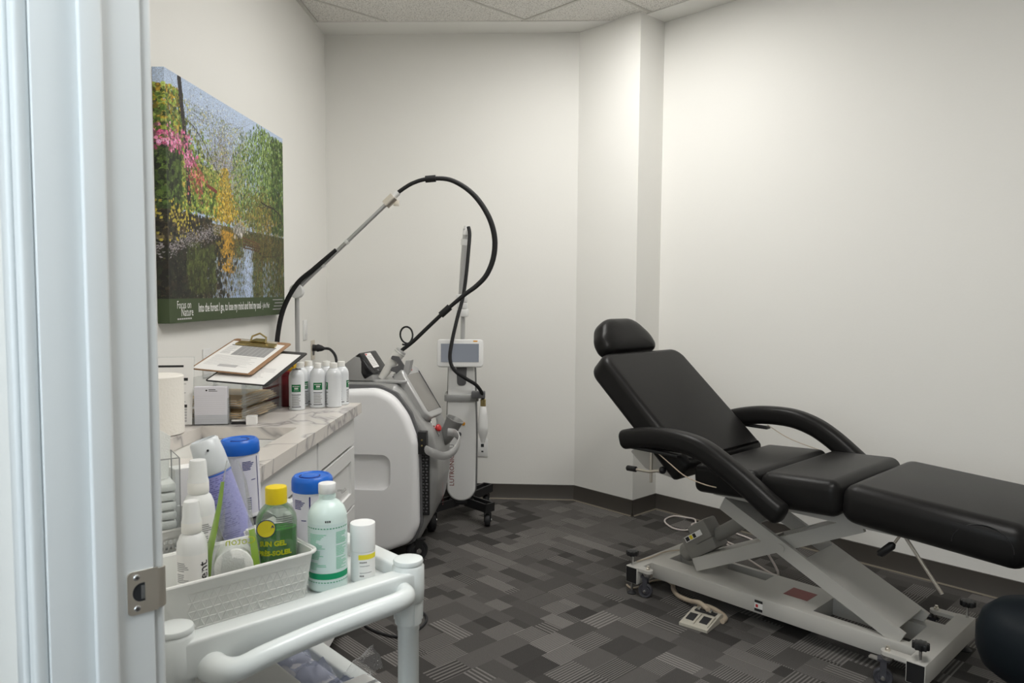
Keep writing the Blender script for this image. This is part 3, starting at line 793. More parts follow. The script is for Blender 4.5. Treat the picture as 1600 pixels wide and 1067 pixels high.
c1 = thing('drawer_cabinet', 'white shaker drawer cabinet at the far end under the worktop', 'cabinet', (CAB_X, 0, 0))
cabinet_body(c1, 2.421, 2.925)
for z0, z1 in ((0.755, 0.865), (0.515, 0.750), (0.105, 0.510)):
    if z1 > 0.8: MB().rbox(0, 0.020, 2.428, 2.919, z0+0.003, z1-0.003, 0.002, 1).build('drawer', M['cabinet'], c1); continue
    d = shaker('drawer', c1, 2.425, 2.922, z0, z1, 0.05)
    if z1 < 0.8: knob(d, 2.672, z0+(z1-z0)*0.5)
c2 = thing('sink_cabinet', 'white shaker sink cabinet nearest the doorway under the worktop', 'cabinet', (CAB_X, 0, 0))
cabinet_body(c2, 1.865, 2.419)
d = MB().rbox(0, 0.020, 1.871, 2.413, 0.758, 0.862, 0.002, 1).build('false_drawer', M['cabinet'], c2); knob(d, 1.98, 0.812)
for y0, y1, k in ((1.868, 2.141, 2.11), (2.143, 2.416, 2.17)):
    d = shaker('door', c2, y0, y1, 0.105, 0.750, 0.05); knob(d, k, 0.66)
SX0, SX1, SY0, SY1 = -1.105, -0.785, 1.955, 2.425
wt = MB()
for (x0, x1, y0, y1) in ((-1.37, SX0, 1.85, 2.985), (SX1, -0.700, 1.85, 2.985), (SX0, SX1, 1.85, SY0), (SX0, SX1, SY1, 2.985)):
    wt.box(x0, x1, y0, y1, 0.870, 0.910)
wto = wt.build('worktop', M['quartz'], smooth=0)
tag(wto, 'white veined quartz worktop with a square sink cut-out', 'worktop')
sk = MB()
N_ = 6
rim = rrect(SX0-0.004, SX1+0.004, SY0-0.004, SY1+0.004, 0.05, 6)
low = rrect(SX0+0.012, SX1-0.012, SY0+0.012, SY1-0.012, 0.06, 6)
n = len(rim)
sk.add([(p[0], p[1], 0.8695) for p in rim] + [(p[0], p[1], 0.73) for p in low], [(i, (i+1) % n, n+(i+1) % n, n+i) for i in range(n)] + [tuple(range(n, 2*n))])
sink = sk.build('sink_basin', M['ceramic'], smooth=50, fix=False)
tag(sink, 'white square undermount sink basin set in the worktop', 'sink')
MB().lathe([(0.022, 0.732), (0.022, 0.7345), (0.0001, 0.735)], 20, -0.945, 2.19).build('drain', M['steel'], sink)

# ------------------------------------------------------------------ spray cans on the worktop
TOP = 0.9105
def can_proto():
    t = thing('spray_can', '', 'spray can')
    MB().lathe([(0.0285, 0.0), (0.0305, 0.002), (0.0305, 0.007), (0.0298, 0.009), (0.0298, 0.122), (0.0290, 0.131), (0.0255, 0.141), (0.0190, 0.149), (0.0170, 0.151), (0.0170, 0.153)], 32).build('body', M['can_white'], t)
    MB().lathe([(0.0140, 0.1525), (0.0148, 0.153), (0.0146, 0.171), (0.0138, 0.1725), (0.0001, 0.1728)], 24).build('cap', M['warm_white_plastic'], t)
    r = 0.0300; A = -PI/2
    lb = MB().patch(r, 0.070, 0.098, A-0.42, A+0.75, 8).build('label', M['label_green'], t, smooth=60, fix=False)
    mb = MB()
    for k in range(8): mb.patch(r+0.0003, 0.0895, 0.0925, A-0.28+0.11*k, A-0.21+0.11*k, 2)
    for k in range(4): mb.patch(r+0.0003, 0.0800, 0.0865, A-0.03+0.12*k, A+0.06+0.12*k, 2)
    for k in range(6): mb.patch(r+0.0003, 0.0745, 0.0758, A-0.10+0.10*k, A-0.03+0.10*k, 2)
    mb.build('lettering', M['white_ink'], lb, smooth=0, fix=False)
    MB().patch(r, 0.058, 0.0605, A-0.42, A+0.75, 8).patch(r, 0.0115, 0.0145, A-0.42, A+0.75, 8).patch(r, 0.0115, 0.0145, A-1.6, A-0.75, 8).build('stripe', M['black_ink'], t, smooth=60, fix=False)
    g = MB(); text_lines(g, r, A-0.38, A+0.70, [0.018+0.0032*k for k in range(12)], 0.0017, 3, 0.25)
    text_lines(g, r, A-1.5, A-0.85, [0.022+0.008*k for k in range(6)], 0.003, 5, 0.5)
    g.build('fine_print', M['grey_ink'], t, smooth=60, fix=False)
    return t
def dup(root):
    r = root.copy(); C.objects.link(r)
    for ch in list(root.children):
        c = ch.copy(); C.objects.link(c); c.parent = r
        for g in ch.children:
            d = g.copy(); C.objects.link(d); d.parent = c
    return r
can0 = can_proto()
CANS = [((-0.905, 2.800), 0.05, 'white spray can without a cap, foremost, beside the maroon box'),
        ((-0.845, 2.868), 0.15, 'capped white spray can with green label, middle of the front row'),
        ((-0.785, 2.880), -1.3, 'capped white spray can at the worktop corner, its green label turned away'),
        ((-0.918, 2.885), 0.9, 'white spray can standing directly behind the capless one'),
        ((-0.905, 2.951), 1.2, 'white spray can at the back against the yellow box, second cap from left'),
        ((-0.833, 2.950), 1.6, 'white spray can in the back row between the middle and corner cans'),
        ((-0.772, 2.945), 1.4, 'white spray can rearmost at the worktop end beside the laser machine')]
for k, (p, a, lab) in enumerate(CANS):
    t = can0 if k == 0 else dup(can0)
    t.location = (*p, TOP); t.rotation_euler = (0, 0, a); t['label'] = lab; t['group'] = 'white spray cans on the worktop'
for ch in list(can0.children):                       # the foremost can has lost its cap: bare crimped valve cup instead
    if ch.name.startswith('cap'):
        bpy.data.objects.remove(ch)
MB().lathe([(0.0165, 0.152), (0.0175, 0.154), (0.0160, 0.156), (0.0120, 0.154), (0.0045, 0.154), (0.0045, 0.158), (0.0001, 0.158)], 24).build('valve_cup', M['dark_silver'], can0)

# ------------------------------------------------------------------ paper towel roll, sign, card holder
t = thing('paper_towel_roll', 'roll of white embossed paper towel standing beside the sink', 'paper towel', (-1.190, 2.290, TOP))
MB().lathe([(0.022, 0.0), (0.080, 0.0), (0.084, 0.003), (0.084, 0.182), (0.080, 0.185), (0.022, 0.185)], 48).build('towel_roll', M['towel'], t)
MB().lathe([(0.0205, 0.001), (0.0215, 0.001), (0.0215, 0.184), (0.0205, 0.184)], 24).build('core', M['manila'], t)

t = thing('sign_holder', 'clear sign holder with a printed sheet leaning behind the towel roll', 'sign', (-1.248, 2.415, TOP), rot=Euler((math.radians(-12), 0, math.radians(12))))
MB().box(-0.11, 0.11, 0.0, 0.002, 0.0, 0.232).build('acrylic_back', M['acrylic'], t, smooth=0)
sh = MB().box(-0.107, 0.107, -0.0012, -0.0002, 0.003, 0.229).build('printed_sheet', M['paper'], t, smooth=0)
mb = MB().box(0.035, 0.090, -0.0016, -0.0013, 0.150, 0.160).box(0.035, 0.090, -0.0016, -0.0013, 0.060, 0.070).box(-0.055, 0.075, -0.0016, -0.0013, 0.196, 0.203)
mb.build('heading', M['black_ink'], sh, smooth=0)
g = MB()
for k in range(7): g.box(0.036, 0.085-0.01*(k % 3), -0.0016, -0.0013, 0.078+0.010*k, 0.081+0.010*k)
for k in range(5): g.box(0.036, 0.090, -0.0016, -0.0013, 0.012+0.0095*k, 0.019+0.0095*k)
g.build('fine_print', M['pale_ink'], sh, smooth=0)

t = thing('card_holder', 'clear acrylic stand holding a pad of lilac white forms', 'card holder', (-1.085, 2.462, TOP), math.radians(10))
MB().box(-0.056, 0.056, 0.020, 0.0225, 0, 0.124).box(-0.056, 0.056, -0.020, -0.018, 0, 0.035).box(-0.056, 0.056, -0.018, 0.020, 0, 0.0025).box(-0.056, -0.0535, -0.018, 0.020, 0.0025, 0.09).box(0.0535, 0.056, -0.018, 0.020, 0.0025, 0.09).build('stand', M['acrylic'], t, smooth=0)
pd = MB().rbox(-0.053, 0.053, -0.017, 0.008, 0.003, 0.129, 0.001, 1).build('form_pad', M['lilac_paper'], t, smooth=0)
mb = MB().box(-0.006, 0.016, -0.0173, -0.0171, 0.1185, 0.1210).box(-0.006, 0.022, -0.0173, -0.0171, 0.1140, 0.1158)
mb.add([(-0.013+0.003*math.cos(2*PI*k/12), -0.0172, 0.1175+0.003*math.sin(2*PI*k/12)) for k in range(12)], [tuple(range(12))])
mb.build('heading', M['black_ink'], pd, smooth=0)
g = MB()
for k in range(13): g.box(-0.046, 0.046, -0.0173, -0.0171, 0.012+0.0072*k, 0.0124+0.0072*k)
g.build('ruled_lines', M['pale_ink'], pd, smooth=0)
MB().box(-0.040, 0.030, 0.009, 0.019, 0.003, 0.126).build('back_forms', M['paper'], t, smooth=0)

# ------------------------------------------------------------------ letter trays, folders, clipboards, boxes
tr = thing('letter_tray', 'stack of clear acrylic letter trays beside the sink', 'letter tray', (-1.110, 2.665, TOP), math.radians(-4))
for k in range(3):
    z = 0.004+0.046*k
    s = MB().box(-0.128, 0.128, -0.165, 0.165, z, z+0.0025).box(-0.128, -0.1255, -0.165, 0.165, z+0.0025, z+0.040).box(0.1255, 0.128, -0.165, 0.165, z+0.0025, z+0.040).box(-0.1255, 0.1255, 0.1625, 0.165, z+0.0025, z+0.040)
    s.build('tray', M['acrylic'], tr, smooth=0)
for sx in (-0.131, 0.131):
    for sy in (-0.15, 0.15): MB().box(sx-0.0025, sx+0.0025, sy-0.012, sy+0.012, 0.0, 0.136).build('riser', M['acrylic'], tr, smooth=0)
cr_, sr_ = math.cos(math.radians(-4)), math.sin(math.radians(-4))
def tray_pt(x, y, z): return (-1.110+cr_*x-sr_*y, 2.665+sr_*x+cr_*y, TOP+z)
def folder(label, x, y, z, dx, dy, tilt, a=0.0):
    t = thing('file_folder', label, 'folder', tray_pt(x, y, z), group='manila folders in the letter trays', rot=Euler((0, math.radians(tilt), math.radians(-4+a))))
    MB().box(-dx, dx, -dy, dy, 0.0, 0.0012).build('back_leaf', M['manila'], t, smooth=0)
    MB().box(-dx+0.004, dx-0.010, -dy+0.004, dy-0.006, 0.0012, 0.0052).build('papers', M['paper'], t, smooth=0)
    MB().box(-dx, dx-0.006, -dy, dy-0.01, 0.0054, 0.0066).build('front_leaf', M['manila'], t, smooth=0)
    MB().box(dx, dx+0.010, -dy*0.2, dy*0.3, 0.0, 0.0012).build('tab', M['manila'], t, smooth=0)
for k, (x, z, a, lab) in enumerate([(0.035, 0.0085, 1, 'manila folder lying lowest in the bottom tray'), (0.030, 0.0160, -2, 'manila folder second from the bottom in the bottom tray'),
                         (0.028, 0.0235, 2, 'manila folder uppermost in the bottom tray'), (0.036, 0.0545, 2, 'manila folder lying lowest in the middle tray'), (0.030, 0.0620, -1, 'manila folder second in the middle tray'), (0.022, 0.0695, 1, 'manila folder uppermost in the middle tray')]):
    folder(lab, x-0.020, -0.004, z, 0.104, 0.150, 0, a)
t = thing('storage_box', 'maroon plastic box behind the letter trays', 'box', (-1.005, 2.905, TOP), math.radians(-3))
MB().rbox(-0.055, 0.055, -0.045, 0.045, 0, 0.135, 0.004).build('body', M['maroon'], t)
MB().rbox(-0.058, 0.058, -0.048, 0.048, 0.122, 0.138, 0.004).build('lid', M['maroon'], t)
t = thing('card_box', 'small yellow cardboard box with black lid on top of the maroon box', 'box', (-0.968, 2.915, TOP+0.1385), 0.05)
MB().rbox(-0.026, 0.022, -0.020, 0.020, 0.0, 0.042, 0.002).build('carton', M['yellow_card'], t)
MB().rbox(-0.022, 0.026, -0.018, 0.022, 0.0422, 0.056, 0.002).build('lid', M['black_plastic'], t)
MB().box(-0.010, 0.004, -0.0206, -0.0201, 0.016, 0.022).box(0.006, 0.018, -0.0206, -0.0201, 0.014, 0.020).build('print', M['red_label'], t, smooth=0)
t = thing('memo_cube', 'small white paper memo cube in front of the letter trays', 'note pad', (-0.955, 2.475, TOP), 0.2)
MB().rbox(-0.0165, 0.0165, -0.0165, 0.0165, 0, 0.028, 0.0006, 1).build('sheets', M['paper'], t, smooth=0)
MB().box(-0.0165, 0.0165, -0.0165, 0.0165, 0.0281, 0.0287).build('top_sheet', M['white_ink'], t, smooth=0)
t = thing('stapler', 'small black and silver stapler lying by the letter trays', 'stapler', (-1.000, 2.478, TOP), 0.2)
MB().rbox(-0.025, 0.025, -0.008, 0.008, 0, 0.006, 0.002).build('base', M['black_plastic'], t)
MB().rbox(-0.025, 0.022, -0.007, 0.007, 0.008, 0.016, 0.003).build('arm', M['steel'], t)

def clipboard(label, loc, rot, sheet_lines, seed, clip_on=True, pale=False):
    """board with its low edge on the origin, running to local +y"""
    t = thing('clipboard', label, 'clipboard', loc, group='clipboards on the letter trays', rot=rot)
    MB().fprism(rrect(-0.115, 0.115, 0, 0.315, 0.012), 0, 0.004, 0.001, 'z', 2).build('board', M['clipboard'] if not pale else M['black_plastic'], t)
    p = MB().box(-0.106, 0.100, 0.004, 0.285, 0.0042, 0.0052).build('form', M['paper'], t, smooth=0)
    z = 0.00535; q = random.Random(seed)
    if not pale:
        MB().box(-0.090, 0.085, 0.243, 0.249, z, z+0.0002).build('rule', M['black_ink'], p, smooth=0)
        MB().box(-0.045, 0.085, 0.150, 0.240, z, z+0.0002).build('table', M['grey_ink'], p, smooth=0)
        mb = MB()
        for k in range(12): mb.box(-0.043, 0.083, 0.1555+0.007*k, 0.1568+0.007*k, z+0.0002, z+0.0004)
        for k in range(6): mb.box(-0.022+0.018*k, -0.0205+0.018*k, 0.150, 0.240, z+0.0002, z+0.0004)
        mb.build('table_rules', M['pale_ink'], p, smooth=0)
    g = MB()
    for k in range(9): g.box(-0.092, -0.092+0.03+0.015*q.random(), 0.160+0.009*k, 0.1625+0.009*k, z, z+0.0002)
    for k in range(10): g.box(-0.092, 0.04+0.05*q.random(), 0.050+0.0095*k, 0.0515+0.0095*k, z, z+0.0002)
    g.build('fine_print', M['pale_ink'], p, smooth=0)
    if not pale: MB().box(-0.035, 0.035, 0.040, 0.062, z, z+0.0002).build('shaded_box', M['pale_ink'], p, smooth=0)
    if clip_on:
        c = MB().prism([(-0.078, 0.245), (0.078, 0.245), (0.074, 0.275), (0.050, 0.285), (-0.050, 0.285), (-0.074, 0.275)], 0.0055, 0.012, 'z').build('clip_jaw', M['brass'], t)
        MB().tube([(-0.030, 0.270, 0.013), (-0.028, 0.285, 0.030), (0, 0.292, 0.042), (0.028, 0.285, 0.030), (0.030, 0.270, 0.013)], 0.0035, 10).build('spring', M['brass'], c)
        MB().cyl((-0.072, 0.283, 0.011), (0.072, 0.283, 0.011), 0.006, None, 12).build('hinge_rod', M['nickel'], c)
        MB().prism([(-0.032, 0.272), (0.032, 0.272), (0.022, 0.302), (-0.022, 0.302)], 0.014, 0.017, 'z').xf(Matrix.Translation((0, 0, 0.0)) @ Matrix.Rotation(0.0, 4, 'X')).build('thumb_plate', M['brass'], c)
    return t
clipboard('clipboard with a white edged form, underneath and to the right of the other', (-1.005, 2.468, TOP+0.137), Euler((math.radians(16), math.radians(3), math.radians(-8))), 8, 4, clip_on=False, pale=True)
clipboard('brown clipboard with a form and table under a worn brass clip, on top', (-1.080, 2.520, TOP+0.170), Euler((math.radians(16), math.radians(4), math.radians(-7))), 8, 9)

# ================================================================== the large laser machine
def boolean_cut(o, cutter_mb):
    cu = cutter_mb.build('cutter', M['dark'], smooth=0); cu.parent = o.parent
    md = o.modifiers.new('cut', 'BOOLEAN'); md.object = cu; md.operation = 'DIFFERENCE'; md.solver = 'EXACT'
    bpy.context.view_layer.update()
    dg = bpy.context.evaluated_depsgraph_get(); me = bpy.data.meshes.new_from_object(o.evaluated_get(dg))
    o.modifiers.clear(); old = o.data; o.data = me; bpy.data.meshes.remove(old)
    cm = cu.data; bpy.data.objects.remove(cu); bpy.data.meshes.remove(cm)
    for p in me.polygons: p.use_smooth = True
    me.set_sharp_from_angle(angle=math.radians(35))

def caster(parent, x, y, r, w, ztop, material, yaw=0.0, name='caster', fork=None):
    """swivel caster: fork part with a wheel sub-part"""
    f = MB()
    R = Matrix.Translation((x, y, 0)) @ Matrix.Rotation(yaw, 4, 'Z')
    f.rbox(-r*0.34, r*0.34, -w/2-0.006, -w/2-0.002, r*0.75, ztop-0.004, 0.001, 1).rbox(-r*0.34, r*0.34, w/2+0.002, w/2+0.006, r*0.75, ztop-0.004, 0.001, 1).box(-r*0.62, r*0.62, -w/2-0.006, w/2+0.006, ztop-0.008, ztop)
    f.xf(R); fo = f.build(name, fork or M['black_plastic'], parent)
    wv = MB().lathe([(0.001, -w/2), (r*0.55, -w/2), (r*0.62, -w/2+0.003), (r*0.9, -w/2), (r, -w/2+w*0.2), (r, w/2-w*0.2), (r*0.9, w/2), (r*0.62, w/2-0.003), (r*0.55, w/2), (0.001, w/2)], 24, cap=False)
    wv.xf(R @ Matrix.Translation((0, 0, r)) @ Matrix.Rotation(PI/2, 4, 'X')); wv.build('wheel', material, fo)
    MB().lathe([(0.001, 0.004), (r*0.22, 0.003), (r*0.25, 0)], 14).xf(R @ Matrix.Translation((0, -w/2-0.006, r)) @ Matrix.Rotation(PI/2, 4, 'X')).build('axle_cap', M['steel'], fo)
    return fo

LX, LY = -0.90, 3.60
lm = thing('laser_machine', 'large white and silver laser machine on casters beyond the worktop', 'medical laser', (LX, LY, 0), math.radians(-2))
def wx(p): return [(a-LX, b) for a, b in p]
side = rpoly(wx([(-1.275, 0.872), (-0.93, 0.878), (-0.775, 0.886), (-0.690, 0.850), (-0.620, 0.755), (-0.572, 0.625), (-0.566, 0.20), (-0.605, 0.118), (-0.72, 0.072), (-1.225, 0.072), (-1.275, 0.12)]),
             [0.05, 0.3, 0.14, 0.2, 0.25, 0.1, 0.12, 0.09, 0.12, 0.06, 0.05], 6)
sp_ = MB().fprism(side, 0.0, 0.10, 0.036, 'y', 6, 'a').build('side_panel', M['panel_grey'], lm, smooth=40, label='pale grey side panel with a long grip recess')
boolean_cut(sp_, MB().fprism(rrect(-1.20-LX, -0.702-LX, 0.385, 0.562, 0.045), -0.02, 0.032, 0.008, 'y', 3, 'b'))
MB().fprism(side, 0.55, 0.64, 0.036, 'y', 6, 'b').build('side_panel', M['panel_grey'], lm, smooth=40)
core = rpoly(wx([(-1.285, 0.08), (-1.285, 0.90), (-0.80, 0.902), (-0.700, 0.895), (-0.650, 0.845), (-0.565, 0.720), (-0.508, 0.650), (-0.486, 0.560), (-0.484, 0.40), (-0.510, 0.24), (-0.585, 0.095), (-0.66, 0.08)]),
             [0.02, 0.03, 0, 0.03, 0.1, 0.08, 0.1, 0.1, 0.2, 0.2, 0.06, 0.03], 5)
MB().fprism(core, 0.085, 0.545, 0.035, 'y', 5).build('front_body', M['silver_plastic'], lm, smooth=40, label='curved silver front body')
seam = rpoly(wx([(-1.27, 0.10), (-1.27, 0.895), (-0.775, 0.897), (-0.683, 0.862), (-0.610, 0.762), (-0.560, 0.63), (-0.553, 0.20), (-0.595, 0.105), (-0.70, 0.075)]), 0.06, 5)
MB().prism(seam, 0.06, 0.125, 'y').build('dark_seam', M['dark_silver'], lm, smooth=40)
gr = MB().box(-0.566-LX, -0.522-LX, 0.070, 0.090, 0.245, 0.575).build('vent_grille', M['black_plastic'], lm, smooth=0)
for k in range(20):
    z = 0.26+0.0155*k
    for j in range(2): MB().rbox(-0.560-LX+0.018*j+0.004*(k % 2), -0.550-LX+0.018*j+0.004*(k % 2), 0.066, 0.071, z, z+0.008, 0.002, 1).build('vent_slat', M['dark_silver'], gr)
bk = MB().rbox(-0.575-LX, -0.530-LX, 0.035, 0.085, 0.560, 0.672, 0.004).build('connector_block', M['black_plastic'], lm)
for z in (0.60, 0.628): MB().rbox(-0.556-LX, -0.548-LX, 0.031, 0.037, z, z+0.008, 0.001, 1).build('connector_pin', M['brass'], bk)
MB().rbox(-1.24-LX, -0.60-LX, 0.12, 0.53, 0.075, 0.11, 0.01).build('chassis', M['black_plastic'], lm)
caster(lm, -0.590-LX, 0.100, 0.056, 0.040, 0.115, M['rubber'], math.radians(35))
caster(lm, -0.600-LX, 0.575, 0.056, 0.040, 0.115, M['rubber'], math.radians(-70))
caster(lm, -1.16-LX, 0.16, 0.056, 0.040, 0.115, M['rubber'])
caster(lm, -1.16-LX, 0.49, 0.056, 0.040, 0.115, M['rubber'])
# control screen on its slope
SM = Matrix.Translation((-0.597-LX, 0.255, 0.842)) @ Matrix.Rotation(math.radians(-13), 4, 'Z') @ Matrix.Rotation(math.radians(57), 4, 'Y')
sb = MB().fprism(rrect(-0.150, 0.150, -0.105, 0.105, 0.045), -0.055, 0.012, 0.012, 'z', 4).xf(SM).build('screen_housing', M['mid_silver'], lm)
MB().fprism(rrect(-0.105, 0.115, -0.078, 0.078, 0.012), 0.010, 0.0135, 0.001, 'z', 2).xf(SM).build('touch_screen', M['grey_screen'], sb)
MB().prism(rrect(-0.112, 0.118, 0.078, 0.084, 0.002), 0.011, 0.0145, 'z').xf(SM).build('screen_shade', M['dark'], sb)
MB().fprism(rrect(-0.136, -0.122, -0.016, 0.016, 0.006), 0.011, 0.0140, 0.001, 'z', 2).xf(SM).build('badge', M['red'], sb)
# emergency stop
EM = Matrix.Translation((-0.522-LX, 0.225, 0.664)) @ Matrix.Rotation(math.radians(-20), 4, 'Z') @ Matrix.Rotation(math.radians(72), 4, 'Y')
eb = MB().fprism(rpoly([(-0.055, -0.014), (-0.030, -0.030), (0.035, -0.030), (0.060, -0.006), (0.060, 0.008), (0.035, 0.030), (-0.055, 0.030)], 0.012), -0.03, 0.006, 0.004, 'z', 3).xf(EM).build('stop_bezel', M['steel'], lm)
MB().lathe([(0.011, 0.004), (0.011, 0.016), (0.019, 0.018), (0.019, 0.026), (0.014, 0.031), (0.0001, 0.032)], 20).xf(EM @ Matrix.Translation((0.01, 0, 0))).build('stop_button', M['red'], eb)
# carry loop and cup-shaped holder at the front
lp = spline([(-0.545-LX, 0.045, 0.590), (-0.500-LX, 0.030, 0.572), (-0.445-LX, 0.070, 0.548), (-0.405-LX, 0.150, 0.560), (-0.392-LX, 0.215, 0.600), (-0.420-LX, 0.265, 0.625), (-0.46-LX, 0.27, 0.63)], 7)
mb = MB()
for p0, p1 in zip(lp[:-1], lp[1:]): pass
vs = []; 
for i, p in enumerate(lp):
    tq = (lp[min(i+1, len(lp)-1)] - lp[max(i-1, 0)]).normalized(); sd = tq.cross(Vector((0, 0, 1))).normalized(); upv = sd.cross(tq)
    for a in range(10):
        an = 2*PI*a/10; vs.append(p + sd*0.007*math.cos(an) + upv*0.021*math.sin(an))
fs = [(i*10+k, i*10+(k+1) % 10, (i+1)*10+(k+1) % 10, (i+1)*10+k) for i in range(len(lp)-1) for k in range(10)] + [tuple(range(10)), tuple(range(len(vs)-10, len(vs)))]
mb.add(vs, fs).build('hose_loop', M['mid_silver'], lm, label='silver curved hose guide')
CM = Matrix.Translation((-0.455-LX, 0.37, 0.640)) @ Matrix.Rotation(math.radians(25), 4, 'Y') @ Matrix.Scale(1.25, 4, (0, 1, 0))
MB().lathe([(0.020, -0.10), (0.030, -0.085), (0.040, -0.03), (0.046, 0.035), (0.050, 0.042), (0.050, 0.048), (0.045, 0.048), (0.041, 0.035), (0.034, -0.03), (0.0001, -0.05)], 28, cap=False).xf(CM).build('holder_cup', M['silver_plastic'], lm, label='grey cup-shaped handpiece holder')
# dock with a black display head
dk = rpoly(wx([(-0.985, 0.898), (-0.985, 0.985), (-0.925, 1.030), (-0.895, 1.030), (-0.825, 0.930), (-0.815, 0.898)]), [0.005, 0.03, 0.015, 0.01, 0.02, 0.005])
MB().fprism(dk, 0.165, 0.36, 0.010, 'y', 3).build('display_dock', M['silver_plastic'], lm)
DM = Matrix.Translation((-0.852-LX, 0.262, 0.988)) @ Matrix.Rotation(math.radians(-10), 4, 'Z') @ Matrix.Rotation(math.radians(55), 4, 'Y')
bh = MB().fprism(rrect(-0.068, 0.062, -0.102, 0.102, 0.012), -0.045, 0.010, 0.006, 'z', 3).xf(DM).build('display_head', M['gloss_black'], lm)
MB().prism(rrect(-0.058, 0.030, -0.052, 0.020, 0.004), 0.010, 0.0106, 'z').xf(DM).build('display_label', M['paper'], bh, smooth=0)
MB().box(-0.056, -0.046, -0.050, -0.034, 0.0107, 0.0111).xf(DM).build('display_mark', M['red'], bh, smooth=0)
g = MB()
for k in range(7): g.box(-0.040+0.009*k, -0.037+0.009*k, -0.046, 0.012-0.004*(k % 3), 0.0107, 0.0110)
g.xf(DM).build('display_print', M['pale_ink'], bh, smooth=0)
MB().fprism(rrect(0.040, 0.052, -0.030, -0.008, 0.005), 0.009, 0.012, 0.001, 'z', 2).xf(DM).build('display_key', M['dark_silver'], bh)
MB().cyl((-0.990-LX, 0.165, 0.950), (-0.990-LX, 0.120, 0.965), 0.010, 0.010, 14).build('side_knob', M['mid_silver'], lm)
# shelf, handpiece in its rest
MB().fprism(rrect(-0.830-LX, -0.650-LX, 0.14, 0.40, 0.03), 0.898, 0.912, 0.004, 'z', 3).build('tool_shelf', M['mid_silver'], lm)
hp = MB().tube(spline([(-0.800-LX, 0.22, 0.915), (-0.770-LX, 0.222, 0.955), (-0.735-LX, 0.225, 1.005), (-0.700-LX, 0.228, 1.052)], 4), [0.017, 0.018, 0.020, 0.021, 0.023, 0.024, 0.025, 0.026, 0.027, 0.028, 0.029, 0.030, 0.030], 18).build('handpiece', M['warm_white_plastic'], lm, label='white handpiece resting in its cradle')
MB().tube([(-0.706-LX, 0.2275, 1.044), (-0.694-LX, 0.229, 1.060)], [0.031, 0.027], 18).build('handpiece_collar', M['mid_silver'], hp)
cl = rpoly([(-0.745, 0.930), (-0.690, 0.900), (-0.672, 0.985), (-0.700, 1.030), (-0.735, 1.035), (-0.742, 1.018), (-0.712, 1.005), (-0.700, 0.985), (-0.735, 0.975), (-0.748, 0.958), (-0.715, 0.948), (-0.716, 0.930)], 0.006, 3)
MB().prism(wx(cl), 0.188, 0.196, 'y').build('cradle', M['dark_silver'], lm, smooth=30)
MB().prism(wx([(-0.690, 0.905), (-0.660, 0.905), (-0.640, 1.010), (-0.665, 1.010)]), 0.196, 0.27, 'y').build('cradle_back', M['mid_silver'], lm, smooth=30)
# vertical lettering down the silver front
def vtext(txt, size, x, y, z, material, parent, rz, name='lettering', bold=0.0002):
    mt = Matrix.Translation((x, y, z)) @ Matrix.Rotation(rz, 4, 'Z') @ Matrix.Rotation(PI/2, 4, 'X') @ Matrix.Rotation(PI/2, 4, 'Z')
    return text_flat(MB(), txt, size, mt, bold=bold).build(name, material, parent, smooth=0, fix=False)
vtext('LUTRONIC', 0.024, -0.4810-LX+0.001, 0.24, 0.31, M['red'], lm, PI/2)
vtext('CLARITY II', 0.022, -0.4845-LX+0.002, 0.24, 0.46, M['grey_ink'], lm, PI/2)
# mast, folding arm, hose
MB().cyl((-1.245-LX, 0.235, 0.895), (-1.245-LX, 0.235, 1.345), 0.0115, 0.0115, 16).build('mast', M['mid_silver'], lm)
MB().lathe([(0.010, -0.020), (0.034, -0.018), (0.038, -0.010), (0.038, 0.010), (0.034, 0.018), (0.010, 0.020)], 28).xf(Matrix.Translation((-1.240-LX, 0.220, 1.362)) @ Matrix.Rotation(PI/2, 4, 'X')).build('arm_joint', M['white_plastic'], lm)
a0, a1 = Vector((-1.235-LX, 0.225, 1.375)), Vector((-0.765-LX, 0.225, 1.812))
arm = MB().cyl(a0, a1, 0.0105, 0.0105, 16).build('support_arm', M['mid_silver'], lm)
da = (a1-a0).normalized()
for f in (0.28, 0.55): MB().cyl(a0.lerp(a1, f)-da*0.009, a0.lerp(a1, f)+da*0.009, 0.0145, 0.0145, 16).build('cable_tie', M['white_plastic'], arm)
MB().cyl(a1-da*0.012, a1+da*0.048, 0.0245, 0.0245, 20).build('arm_sleeve', M['nickel'], arm)
MB().cyl(a1+da*0.048, a1+da*0.080, 0.014, 0.014, 16).build('hose_ferrule', M['white_plastic'], arm)
MB().rbox(-0.014, 0.014, -0.006, 0.006, -0.014, 0.014, 0.002).xf(Matrix.Translation(a1+da*0.035+Vector((0.022, 0, -0.024)))).build('sleeve_clamp', M['nickel'], arm)
hose = spline([(-1.330-LX, 0.19, 0.895), (-1.338-LX, 0.185, 1.02), (-1.330-LX, 0.19, 1.15), (-1.300-LX, 0.20, 1.28), (-1.230-LX, 0.20, 1.40), (-1.140-LX, 0.205, 1.478), (-1.03-LX, 0.215, 1.575)], 8)
MB().tube(hose, [0.0125]*(len(hose)-8)+[0.0125-0.0004*k for k in range(8)], 12).build('hose', M['hose'], lm)
hose2 = spline([(-0.715-LX, 0.225, 1.862), (-0.640-LX, 0.235, 1.912), (-0.555-LX, 0.24, 1.936), (-0.440-LX, 0.245, 1.930), (-0.330-LX, 0.25, 1.862), (-0.252-LX, 0.25, 1.755), (-0.218-LX, 0.255, 1.648), (-0.222-LX, 0.26, 1.545), (-0.256-LX, 0.26, 1.455), (-0.308-LX, 0.255, 1.396), (-0.373-LX, 0.245, 1.346), (-0.460-LX, 0.24, 1.272), (-0.555-LX, 0.23, 1.182), (-0.630-LX, 0.228, 1.110), (-0.690-LX, 0.228, 1.062)], 6)
